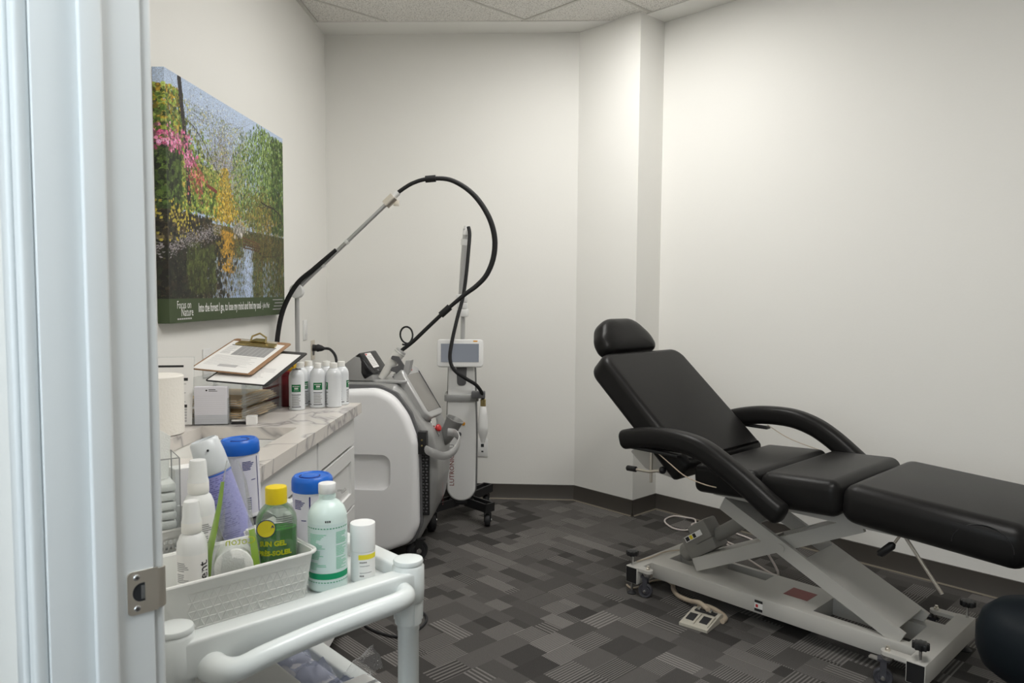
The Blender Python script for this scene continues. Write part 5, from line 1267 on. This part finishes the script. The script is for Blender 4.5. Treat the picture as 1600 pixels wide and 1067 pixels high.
def basket_shell(mb, X0, X1, Y0, Y1, h, taper, th=0.0025, r=0.02, tl=0.0):
    """open tapered basket: outer wall, inner wall, floor"""
    o0 = rrect(X0+taper+tl, X1-taper, Y0+taper, Y1-taper, r); o1 = rrect(X0, X1, Y0, Y1, r)
    i1 = rrect(X0+th, X1-th, Y0+th, Y1-th, r-th); i0 = rrect(X0+taper+tl+th, X1-taper-th, Y0+taper+th, Y1-taper-th, r-th)
    n = len(o0); rings = [(o0, 0.0), (o1, h), (i1, h), (i0, 0.003)]
    vs = [(p[0], p[1], z) for rg, z in rings for p in rg]; fs = []
    for k in range(3): fs += [(k*n+i, k*n+(i+1) % n, (k+1)*n+(i+1) % n, (k+1)*n+i) for i in range(n)]
    fs += [tuple(range(n))[::-1], tuple(range(3*n, 4*n))]
    return mb.add(vs, fs)
BX0, BX1, BY0, BY1, BH, BT = -0.030, 0.279, 0.044, 0.205, 0.094, 0.012
bk1 = thing('storage_basket', 'white plastic basket with embossed triangle pattern at the cart handle end', 'basket', cart_pt(0, 0, TF), PI/4)
MB_ = basket_shell(MB(), BX0, BX1, BY0, BY1, BH, BT, tl=0.036).build('basket_shell', M['basket'], bk1, smooth=40)
rimp = rrect(BX0-0.0035, BX1+0.0035, BY0-0.0035, BY1+0.0035, 0.0235)
rm = MB(); n = len(rimp)
rm.tube([(p[0], p[1], BH) for p in rimp], 0.0036, 8, closed=True); rm.build('rolled_rim', M['basket'], bk1)
lat = MB()
def wpt(f, z, wall_):
    ins = BT*(1-z/BH)
    if wall_ == 'n': return (0.040+f*(BX1-0.060), BY0+ins-0.0004, z)
    return (BX1-ins+0.0004, BY0+0.02+f*(BY1-BY0-0.04), z)
for wall_, nn_ in (('n', 15), ('e', 7)):
    zs_ = [0.008, 0.024, 0.040, 0.056, 0.072]
    for z in zs_: lat.cyl(wpt(0, z, wall_), wpt(1, z, wall_), 0.0007, 0.0007, 5)
    for r_ in range(4):
        for k in range(nn_):
            a, b = k/nn_, (k+1)/nn_; md = (a+b)/2
            if r_ % 2 == 0: lat.cyl(wpt(a, zs_[r_], wall_), wpt(md, zs_[r_+1], wall_), 0.0007, 0.0007, 5); lat.cyl(wpt(md, zs_[r_+1], wall_), wpt(b, zs_[r_], wall_), 0.0007, 0.0007, 5)
            else: lat.cyl(wpt(md, zs_[r_], wall_), wpt(a, zs_[r_+1], wall_), 0.0007, 0.0007, 5); lat.cyl(wpt(md, zs_[r_], wall_), wpt(b, zs_[r_+1], wall_), 0.0007, 0.0007, 5)
lat.build('embossed_lattice', M['basket'], bk1)

# second, perforated basket behind it
b2 = thing('storage_basket', 'white basket with perforated lattice sides behind the front basket', 'basket', cart_pt(0, 0, TF), PI/4)
QX0, QX1, QY0, QY1, QH = 0.018, 0.192, 0.335, 0.497, 0.100
MB().rbox(QX0, QX1, QY0, QY1, 0, 0.003, 0.001, 1).build('basket_floor', M['basket'], b2)
def lattice(name, p0, p1, axis_n, h):
    p0 = Vector(p0); p1 = Vector(p1); d = p1-p0; nb = int(d.length/0.0085); mb = MB(); w = 0.0016
    u_ = d.normalized()
    def strip(a, b, z0, z1):
        q0 = p0+u_*a; q1 = p0+u_*b; nrm = Vector((-u_.y, u_.x))*w/2
        mb.prism([tuple(q0-nrm), tuple(q1-nrm), tuple(q1+nrm), tuple(q0+nrm)], z0, z1, 'z')
    for k in range(nb+1): strip(d.length*k/nb-0.0019 if k else 0, d.length*k/nb+0.0019 if k < nb else d.length, 0.012, h-0.016)
    for k in range(7): strip(0, d.length, 0.012+k*(h-0.030)/6-0.0016, 0.012+k*(h-0.030)/6+0.0022)
    strip(0, d.length, 0, 0.012); strip(0, d.length, h-0.018, h)
    return mb.build(name, M['basket'], b2, smooth=0)
for p, q in (((QX0, QY0), (QX1, QY0)), ((QX1, QY0), (QX1, QY1)), ((QX1, QY1), (QX0, QY1)), ((QX0, QY1), (QX0, QY0))): lattice('lattice_wall', p, q, 0, QH)
MB().tube([(p[0], p[1], QH) for p in rrect(QX0-0.002, QX1+0.002, QY0-0.002, QY1+0.002, 0.008)], 0.0032, 8, closed=True).build('rolled_rim', M['basket'], b2)

def face_cam(o, X, Y, z, extra=0.0):
    """stand a round bottle so that its front (local -y) looks towards the doorway"""
    p = cart_pt(X, Y, z); o.location = p; a = math.atan2(p.y, p.x); o.rotation_euler = (0, 0, a-PI/2+extra); return o
A = -PI/2

# mint green liquid bottle
t = face_cam(thing('liquid_bottle', 'tall translucent mint bottle with green printed label and white cap', 'bottle'), 0.326, 0.086, TF)
R_ = 0.0385
MB().lathe([(0.034, 0.0), (R_-0.001, 0.003), (R_, 0.008), (R_, 0.142), (0.0375, 0.150), (0.033, 0.162), (0.024, 0.172), (0.0165, 0.178), (0.0155, 0.182), (0.0155, 0.192)], 40).build('bottle_body', M['mint_plastic'], t, smooth=60)
MB().tube([(0.0158*math.cos(a), 0.0158*math.sin(a), 0.1795+0.0105*a/(8*PI)) for a in [8*PI*k/120 for k in range(121)]], 0.0009, 6).build('neck_thread', M['mint_plastic'], t)
MB().lathe([(0.0165, 0.190), (0.0172, 0.191), (0.0172, 0.208), (0.0162, 0.2095), (0.0001, 0.210)], 28).build('screw_cap', M['white_plastic'], t)
lb = MB().patch(R_+0.0003, 0.016, 0.136, A-1.35, A+1.35, 24).build('label', M['mint_label'], t, smooth=60, fix=False)
g = MB(); text_lines(g, R_+0.0006, A-1.0, A-0.05, [0.046+0.0030*k for k in range(24) if k not in (5, 6, 13)], 0.0017, 2, 0.6); text_lines(g, R_+0.0006, A+0.42, A+1.15, [0.046+0.0030*k for k in range(25) if k not in (8, 16)], 0.0017, 8, 0.6)
g.build('fine_print', M['soft_green_ink'], lb, smooth=60, fix=False)
g = MB()
for zz in (0.127, 0.020):
    for k in range(17): g.patch(R_+0.0006, zz, zz+0.0018, A-1.25+k*0.15, A-1.25+k*0.15+0.095, 3)
g.patch(R_+0.0006, 0.027, 0.039, A-1.3, A+1.3, 20)
for k in range(16): g.patch(R_+0.0006, 0.044+0.005*k, 0.0465+0.005*k, A-1.19, A-1.17, 1)
g.build('green_band', M['green_ink'], lb, smooth=60, fix=False)
g = MB()
for k in range(3): g.patch(R_+0.0006, 0.140, 0.144, A-0.12+0.10*k, A-0.05+0.10*k, 2)
g.build('batch_print', M['black_ink'], t, smooth=60, fix=False)

# white jar with a yellow band
t = face_cam(thing('lotion_jar', 'short white airless jar with yellow band on its label', 'jar'), 0.398, 0.072, TF, 0.25)
MB().lathe([(0.0235, 0.0), (0.0248, 0.002), (0.0248, 0.062)], 36).build('jar_body', M['frost_plastic'], t, smooth=60)
MB().lathe([(0.0250, 0.0625), (0.0256, 0.064), (0.0256, 0.1165), (0.0248, 0.118), (0.0001, 0.1185)], 36).build('jar_lid', M['white_plastic'], t, smooth=60)
lb = MB().patch(0.0251, 0.010, 0.061, A-0.60, A+1.15, 12).build('label', M['paper'], t, smooth=60, fix=False)
MB().patch(0.0254, 0.048, 0.058, A-0.60, A+1.15, 12).build('yellow_band', M['yellow_ink'], lb, smooth=60, fix=False)
g = MB()
for k in range(5): g.patch(0.0254, 0.0410, 0.0435, A-0.50+0.12*k, A-0.42+0.12*k, 2)
for k in range(3): g.patch(0.0254, 0.0130, 0.0160, A-0.50+0.12*k, A-0.42+0.12*k, 2)
g.build('product_print', M['black_ink'], lb, smooth=60, fix=False)
g = MB().patch(0.0254, 0.0340, 0.0352, A-0.50, A+0.30, 6).patch(0.0254, 0.0200, 0.0212, A-0.50, A+0.50, 6); g.build('fine_print', M['grey_ink'], lb, smooth=60, fix=False)

# green gel bottle
t = face_cam(thing('gel_bottle', 'clear flat bottle half full of green gel with yellow cap', 'bottle'), 0.234, 0.118, TF+0.004, 0.12)
def oval(prof, sx=1.0, sy=0.62): return MB().lathe(prof, 40).xf(Matrix.Diagonal((sx, sy, 1, 1)))
oval([(0.034, 0.0), (0.0375, 0.004), (0.0385, 0.02), (0.0385, 0.140), (0.0370, 0.152), (0.030, 0.166), (0.020, 0.176), (0.0165, 0.180)]).build('bottle_body', M['clear_bottle'], t, smooth=60)
oval([(0.0335, 0.003), (0.0362, 0.006), (0.0370, 0.02), (0.0370, 0.118), (0.0372, 0.128), (0.030, 0.130), (0.015, 0.121), (0.0001, 0.120)]).build('green_gel', M['green_gel'], t, smooth=60)
MB().lathe([(0.0185, 0.176), (0.0205, 0.177), (0.0205, 0.205), (0.0195, 0.208), (0.0170, 0.2085), (0.0001, 0.209)], 28).build('flip_cap', M['yellow_cap'], t, smooth=40)
def oval_text(mb, txt, size, ang, z, **k):
    vs, fs = text_geo(txt, size, **k); r = 0.0390
    mb.add([(r*math.cos(ang+v[0]/r), 0.62*r*math.sin(ang+v[0]/r)-0.0006, z+v[1]) for v in vs], fs); return mb
oval_text(oval_text(MB(), 'SUN GEL', 0.0135, A-0.30, 0.1030, bold=0.0006), 'APRÈS-SOLEIL', 0.0125, A-0.30, 0.0845, bold=0.0006).build('lettering', M['lime_ink'], t, smooth=0, fix=False)
lgx = -0.026
def disc(mb, cx, cz, r, yy, n=24): return mb.add([(cx+r*math.cos(2*PI*k/n), yy-0.010*math.cos((cx+r*math.cos(2*PI*k/n))/0.039), cz+r*math.sin(2*PI*k/n)) for k in range(n)], [tuple(range(n))])
disc(MB(), lgx+0.004, 0.134, 0.0175, -0.0152).build('badge_ring', M['navy_ink'], t, smooth=0, fix=False)
disc(MB(), lgx+0.004, 0.134, 0.0160, -0.0158).build('badge', M['yellow_ink'], t, smooth=0, fix=False)
oval_text(oval_text(MB(), 'BANANA', 0.0080, A-0.62, 0.1375, bold=0.0003), 'BOAT', 0.0080, A-0.62, 0.1295, bold=0.0003).xf(Matrix.Translation((0, -0.0016, 0))).build('badge_lettering', M['navy_ink'], t, smooth=0, fix=False)
g = MB()
for k in range(6): g.patch(0.0392, 0.133+0.004*k, 0.1342+0.004*k, A-0.1, A+0.85-0.05*(k % 3), 6)
g.xf(Matrix.Diagonal((1, 0.62, 1, 1))).build('fine_print', M['dark_silver'], t, smooth=0, fix=False)

# spray bottles
def spray(label, X, Y, z, s=1.0, yaw=0.0, word=True):
    t = face_cam(thing('spray_bottle', label, 'spray bottle', group='white spray bottles on the cart'), X, Y, z, yaw)
    t.scale = (s, s, s)
    MB().lathe([(0.0230, 0.0), (0.0260, 0.003), (0.0262, 0.010), (0.0262, 0.120), (0.0250, 0.134), (0.0205, 0.146), (0.0150, 0.152), (0.0140, 0.155)], 36).build('bottle_body', M['frost_plastic'], t, smooth=60)
    MB().lathe([(0.0170, 0.152), (0.0174, 0.153), (0.0172, 0.170), (0.0150, 0.173), (0.0125, 0.174), (0.0118, 0.196), (0.0105, 0.199), (0.0001, 0.200)], 28).build('mist_pump', M['warm_white_plastic'], t, smooth=40)
    MB().rbox(-0.003, 0.003, -0.0135, -0.009, 0.185, 0.191, 0.001, 1).build('nozzle', M['warm_white_plastic'], t)
    MB().lathe([(0.0172, 0.171), (0.0150, 0.180), (0.0138, 0.204), (0.0125, 0.208), (0.0001, 0.209)], 28, cap=False).build('milky_overcap', M['frost_plastic'], t, smooth=60)
    lb = MB().patch(0.0265, 0.012, 0.116, A-1.3, A+1.3, 20).build('label', M['paper'], t, smooth=60, fix=False)
    g = MB(); text_lines(g, 0.0268, A-1.15, A-0.15, [0.016+0.0034*k for k in range(26) if k not in (7, 14, 20)], 0.0016, 4, 0.5); g.build('fine_print', M['grey_ink'], lb, smooth=60, fix=False)
    if word: text_cyl(MB(), 'element', 0.030, 0.0269, A+0.78, 0.060, vertical=True, bold=0.0003, xs=0.85).build('lettering', M['black_ink'], lb, smooth=0, fix=False)
    return t
spray('white spray bottle in the front basket with vertical black lettering', 0.076, 0.125, TF+0.004, 1.0, 0.0)
spray('taller white spray bottle standing behind the front basket', 0.150, 0.290, TF, 1.19, 1.1, True)

# bag of cotton rounds
bagp = cart_pt(0.152, 0.126, TF+0.006)
t = thing('cotton_bag', 'clear plastic bag of white cotton rounds with lime green edge', 'bag', bagp, math.atan2(bagp.y, bagp.x)-PI/2)
secs = [(0.0, -0.002, 0.0, 0.046, 0.030), (0.02, -0.001, 0.0, 0.049, 0.036), (0.06, 0, 0, 0.048, 0.038), (0.10, 0.0, 0, 0.044, 0.034), (0.14, 0.002, 0, 0.036, 0.026), (0.19, 0.004, 0, 0.027, 0.012), (0.23, 0.004, 0, 0.021, 0.005), (0.268, 0.001, 0, 0.010, 0.002)]
nb_ = 28; vs = []; fs = []
q = random.Random(3)
for k, (z, cx_, cy_, rx, ry) in enumerate(secs):
    for i in range(nb_):
        a = 2*PI*i/nb_; w = 1+0.07*q.uniform(-1, 1)*(k > 0)
        vs.append((cx_+rx*math.cos(a)*w, cy_+ry*math.sin(a)*w, z+0.004*q.uniform(-1, 1)*(0 < k)))
for k in range(len(secs)-1):
    fs += [(k*nb_+i, k*nb_+(i+1) % nb_, (k+1)*nb_+(i+1) % nb_, (k+1)*nb_+i) for i in range(nb_)]
fs.append(tuple(range(nb_))[::-1])
MB().add(vs, fs).build('clear_pouch', M['pouch'], t, smooth=70)
for k in range(11):
    MB().lathe([(0.0001, 0), (0.0325, 0.0), (0.0343, 0.0016), (0.0343, 0.0032), (0.0325, 0.0048), (0.0001, 0.0048)], 28, cap=False).xf(Matrix.Translation((0.000, -0.028+0.0051*k, 0.076)) @ Matrix.Rotation(PI/2, 4, 'X')).build('cotton_round', M['cotton'], t, smooth=50)
def edge_strip(a0, a1, z0=0, z1=6, name='green_edge'):
    v2 = []; f2 = []
    for k, (z, cx_, cy_, rx, ry) in list(enumerate(secs))[z0:z1+1]:
        for i in range(5):
            a = a0+(a1-a0)*i/4; v2.append((cx_+(rx*1.09+0.001)*math.cos(a), cy_+(ry*1.09+0.001)*math.sin(a), z))
    m_ = (z1-z0)+1
    for k in range(m_-1):
        for i in range(4): f2.append((k*5+i, k*5+i+1, (k+1)*5+i+1, (k+1)*5+i))
    return MB().add(v2, f2).build(name, M['green_film'], t, smooth=70, fix=False)
edge_strip(math.radians(178), math.radians(222)); edge_strip(math.radians(308), math.radians(332), 0, 4)
text_flat(MB(), 'Coton', 0.020, Matrix.Translation((0.012, -0.0395, 0.126)) @ Matrix.Rotation(PI/2, 4, 'X') @ Matrix.Scale(-1, 4, (1, 0, 0))).build('lettering', M['lime_ink'], t, smooth=0, fix=False)

# wipes canisters
def canister(label, X, Y, z, yaw, lean=0.0):
    t = face_cam(thing('wipes_canister', label, 'wipes canister', group='blue-lidded wipes canisters'), X, Y, z, yaw)
    t.rotation_euler = (0, lean, t.rotation_euler.z)
    MB().lathe([(0.0415, 0.0), (0.0430, 0.002), (0.0430, 0.006), (0.0420, 0.009), (0.0420, 0.150)], 44).build('canister_body', M['white_plastic'], t, smooth=60)
    ld = MB().lathe([(0.0438, 0.148), (0.0450, 0.150), (0.0450, 0.170), (0.0435, 0.176), (0.0390, 0.181), (0.0360, 0.181), (0.0340, 0.179), (0.0001, 0.179)], 44).build('lid', M['blue_cap'], t, smooth=40)
    MB().tube([(0.022*math.cos(a), -0.006+0.022*math.sin(a), 0.1795) for a in [-2.6+0.16*k for k in range(26)]], 0.0013, 6).build('flap_groove', M['navy_ink'], ld)
    MB().fprism([(0.018*math.cos(2*PI*k/20), -0.006+0.018*math.sin(2*PI*k/20)) for k in range(20)], 0.178, 0.1808, 0.001, 'z', 2).build('flap', M['blue_cap'], ld)
    lb = MB().patch(0.0423, 0.010, 0.145, A-1.5, A+1.5, 24).build('label', M['lilac_paper'], t, smooth=60, fix=False)
    g = MB(); text_lines(g, 0.0426, A+0.10, A+0.75, [0.113+0.0036*k for k in range(6)], 0.0020, 6, 0.4); text_lines(g, 0.0426, A+0.55, A+0.85, [0.088], 0.002, 6, 0.1)
    for k in range(6): g.patch(0.0426, 0.020+0.005*k, 0.0230+0.005*k, A+0.28, A+0.50, 3)
    g.patch(0.0426, 0.010, 0.142, A+0.98, A+1.05, 3)
    g.patch(0.0426, 0.010, 0.142, A-1.5, A-1.38, 3)
    text_lines(g, 0.0426, A-1.35, A-0.95, [0.075+0.005*k for k in range(12)], 0.0028, 9, 0.4)
    g.build('label_print', M['navy_ink'], lb, smooth=60, fix=False)
    return t
canister('wipes canister with blue lid raised at the far end of the cart', 0.318, 0.468, TF+0.062, 0.0, math.radians(-2))
canister('wipes canister with blue lid partly hidden behind the gel bottle', 0.392, 0.270, TF, -1.15)
t = thing('black_pouch', 'black zip pouch under the raised wipes canister', 'pouch', cart_pt(0.322, 0.468, TF), PI/4)
MB().rbox(-0.050, 0.060, -0.055, 0.055, 0.0, 0.060, 0.014, 4).build('pouch_body', M['rubber'], t, smooth=60)
MB().tube([(-0.046, -0.0565, 0.04), (0.056, -0.0565, 0.04)], 0.002, 6).build('zip', M['dark_silver'], t)
t = thing('white_carton', 'small plain white carton between the gel bottle and the raised canister', 'carton', cart_pt(0.292, 0.268, TF), PI/4+0.1)
MB().rbox(-0.042, 0.040, -0.030, 0.030, 0.0, 0.082, 0.0015, 1).build('carton_body', M['paper'], t, smooth=0)
MB().prism([(-0.042, 0.082), (0.040, 0.082), (0.025, 0.096)], 0.0285, 0.0300, 'y').build('flap', M['paper'], t, smooth=0)
t = thing('medicine_carton', 'white carton with a red oval mark behind the lavender can', 'carton', cart_pt(0.222, 0.525, TF), PI/4)
MB().rbox(-0.045, 0.045, -0.020, 0.020, 0.0, 0.185, 0.0015, 1).build('carton_body', M['paper'], t, smooth=0)
MB().tube([(0.010+0.020*math.cos(a), -0.0203, 0.172+0.005*math.sin(a)) for a in [2*PI*k/24 for k in range(24)]], 0.0012, 6, closed=True).build('red_oval', M['red'], t)
MB().box(-0.005, 0.030, -0.0206, -0.0201, 0.146, 0.152).build('print', M['grey_ink'], t, smooth=0)

# lavender aerosol can, leaning
p = cart_pt(0.272, 0.352, TF+0.0135)
t = thing('aerosol_can', 'lavender labelled aerosol can with pale translucent cap leaning over the rear basket', 'spray can', p, rot=Euler((math.radians(-3), math.radians(-18), math.atan2(p.y, p.x)-PI/2)))
MB().lathe([(0.031, 0.0), (0.033, 0.002), (0.033, 0.007), (0.0322, 0.009), (0.0322, 0.185), (0.0310, 0.191), (0.0270, 0.198)], 40).build('can_body', M['lavender'], t, smooth=60)
g = MB(); text_lines(g, 0.0325, A-1.2, A+1.0, [0.020+0.0042*k for k in range(39) if k not in (10, 11, 21)], 0.0016, 12, 0.5); g.build('fine_print', M['lavender_ink'], t, smooth=60, fix=False)
MB().patch(0.0325, 0.012, 0.050, A+0.42, A+1.0, 6).build('pale_panel', M['paper'], t, smooth=60, fix=False)
g = MB()
for k in range(6): g.patch(0.0328, 0.016+0.0055*k, 0.0190+0.0055*k, A+0.48, A+0.94, 5)
g.build('barcode', M['lavender_ink'], t, smooth=60, fix=False)
MB().tube([(0.0322*math.cos(a), 0.0322*math.sin(a), 0.1875) for a in [2*PI*k/40 for k in range(40)]], 0.0012, 6, closed=True).build('blue_ring', M['blue_cap'], t)
cp_ = MB().lathe([(0.0325, 0.191), (0.0335, 0.193), (0.0330, 0.228), (0.0300, 0.262), (0.0255, 0.266), (0.0245, 0.260), (0.0235, 0.245), (0.0001, 0.240)], 40, cap=False).build('translucent_cap', M['cap_grey'], t, smooth=50)
MB().lathe([(0.0065, 0.236), (0.0065, 0.252), (0.0001, 0.253)], 16, 0.004, -0.010).build('spray_button', M['cap_grey'], cp_)
MB().lathe([(0.0025, 0.0), (0.0025, 0.003), (0.0001, 0.0035)], 12).xf(Matrix.Translation((0.004, -0.0315, 0.244)) @ Matrix.Rotation(PI/2, 4, 'X')).build('nozzle_hole', M['dark'], cp_)

# clear dispenser box with folded sheets
p = cart_pt(0.102, 0.415, TF+0.006)
t = thing('acrylic_dispenser', 'clear acrylic dispenser box of folded white sheets in the rear basket', 'dispenser', p, PI/4-0.15)
W_, D_, H_ = 0.045, 0.045, 0.235
MB().box(-W_, W_, -D_, -D_+0.002, 0, H_).box(-W_, W_, D_-0.002, D_, 0, H_).box(-W_, -W_+0.002, -D_+0.002, D_-0.002, 0, H_).box(W_-0.002, W_, -D_+0.002, D_-0.002, 0, H_).box(-W_+0.002, W_-0.002, -D_+0.002, D_-0.002, 0, 0.002).build('acrylic_box', M['acrylic'], t, smooth=0)
e = MB()
for (x, y) in ((W_, -D_), (W_, D_), (-W_, -D_)): e.cyl((x, y, 0), (x, y, H_), 0.0012, 0.0012, 6)
e.tube([(-W_, -D_, H_), (W_, -D_, H_), (W_, D_, H_), (-W_, D_, H_)], 0.0012, 6, closed=True).build('box_edges', M['grey_ink'], t)
for k in range(9): MB().rbox(-W_+0.006, W_-0.006, -D_+0.006+0.001*(k % 2), D_-0.008, 0.004+0.020*k, 0.022+0.020*k, 0.005, 2).build('folded_sheet', M['cotton'] if k > 3 else M['paper'], t)
MB().prism([(-0.030, 0.185), (0.030, 0.185), (0.036, 0.275), (0.015, 0.290), (-0.022, 0.280)], -0.004, 0.002, 'y').build('pulled_sheet', M['cotton'], t, smooth=0)

# flat box of leaflets behind the front basket
t = thing('leaflet_box', 'flat white leaflet box with teal edge between the two baskets', 'box', cart_pt(0.066, 0.268, TF), PI/4)
MB().rbox(-0.048, 0.045, -0.045, 0.045, 0.0, 0.062, 0.0015, 1).build('box_body', M['paper'], t, smooth=0)
MB().box(-0.030, 0.045, -0.0300, -0.0240, 0.0620, 0.0626).build('teal_stripe', M['teal'], t, smooth=0)
MB().box(0.005, 0.045, -0.015, -0.011, 0.0620, 0.0626).box(0.005, 0.030, 0.000, 0.003, 0.0620, 0.0626).build('print', M['grey_ink'], t, smooth=0)

# ------------------------------------------------------------------ lower shelf
S2 = 0.4622
t = thing('paper_pack', 'large white paper pack in clear film on the lower cart shelf', 'paper pack', cart_pt(0.0, 0.0, S2), PI/4)
MB().fprism(rpoly([(0.035, 0.040), (0.312, 0.040), (0.312, 0.385), (0.035, 0.385)], [0.02, 0.02, 0.045, 0.02], 8), 0.002, 0.086, 0.012, 'z', 4).build('paper_block', M['paper'], t, smooth=60)
q = random.Random(8); vs = []; NX, NY = 14, 8
for j in range(NY+1):
    for i in range(NX+1):
        x = 0.030+0.29*i/NX; y = 0.375+0.07*j/NY
        vs.append((x, y+0.006*q.uniform(-1, 1), 0.092-0.060*(j/NY)**1.3+0.010*q.uniform(-1, 1)*(j > 0)))
fs = [(j*(NX+1)+i, j*(NX+1)+i+1, (j+1)*(NX+1)+i+1, (j+1)*(NX+1)+i) for j in range(NY) for i in range(NX)]
MB().add(vs, fs).build('film_flap', M['clear_film'], t, smooth=40, fix=False)
t = thing('film_pack', 'crumpled bluish clear plastic pack beside the paper pack on lower shelf', 'plastic pack', cart_pt(0.0, 0.0, S2), PI/4)
vs = []; NX, NY = 16, 26; q = random.Random(21)
for j in range(NY+1):
    for i in range(NX+1):
        x = 0.322+0.108*i/NX; y = 0.110+0.350*j/NY; ed = min(i, NX-i)/NX*2
        vs.append((x+0.003*q.uniform(-1, 1), y+0.003*q.uniform(-1, 1), 0.004+0.070*min(1, ed*2.2)*(0.8+0.2*math.sin(j*0.8))+0.009*q.uniform(-1, 1)*(0 < i < NX)))
fs = [(j*(NX+1)+i, j*(NX+1)+i+1, (j+1)*(NX+1)+i+1, (j+1)*(NX+1)+i) for j in range(NY) for i in range(NX)]
MB().add(vs, fs).build('film_skin', M['blue_film'], t, smooth=40, fix=False)
MB().rbox(0.335, 0.415, 0.125, 0.440, 0.003, 0.050, 0.015, 3).build('pack_contents', M['lilac_paper'], t, smooth=60)
vs = []; q = random.Random(5)
for j in range(6):
    for i in range(6): vs.append((0.405+0.012*i+0.004*q.uniform(-1, 1), 0.105+0.014*j+0.004*q.uniform(-1, 1), 0.070+0.055*(i/5)*(1-abs(j-2.5)/4)+0.008*q.uniform(-1, 1)))
MB().add(vs, [(j*6+i, j*6+i+1, (j+1)*6+i+1, (j+1)*6+i) for j in range(5) for i in range(5)]).build('film_tail', M['clear_film'], t, smooth=30, fix=False)
t = thing('white_parcel', 'white wrapped parcel at the handle end of the lower cart shelf', 'parcel', cart_pt(0.0, 0.0, S2), PI/4)
MB().rbox(0.325, 0.424, 0.018, 0.105, 0.002, 0.090, 0.006, 3).build('wrapped_box', M['paper'], t)
MB().box(0.326, 0.423, 0.055, 0.065, 0.0900, 0.0906).build('tape', M['clear_film'], t, smooth=0)

# fine print too small to pick apart letter by letter
for o in bpy.data.objects:
    if o.type == 'MESH' and o.parent and o.name.split('.')[0] in ('fine_print', 'product_print', 'print', 'label_print', 'display_print', 'batch_print', 'barcode', 'bracket_print', 'ruled_lines', 'table_rules', 'green_band', 'stripe'):
        o['kind'] = 'stuff'
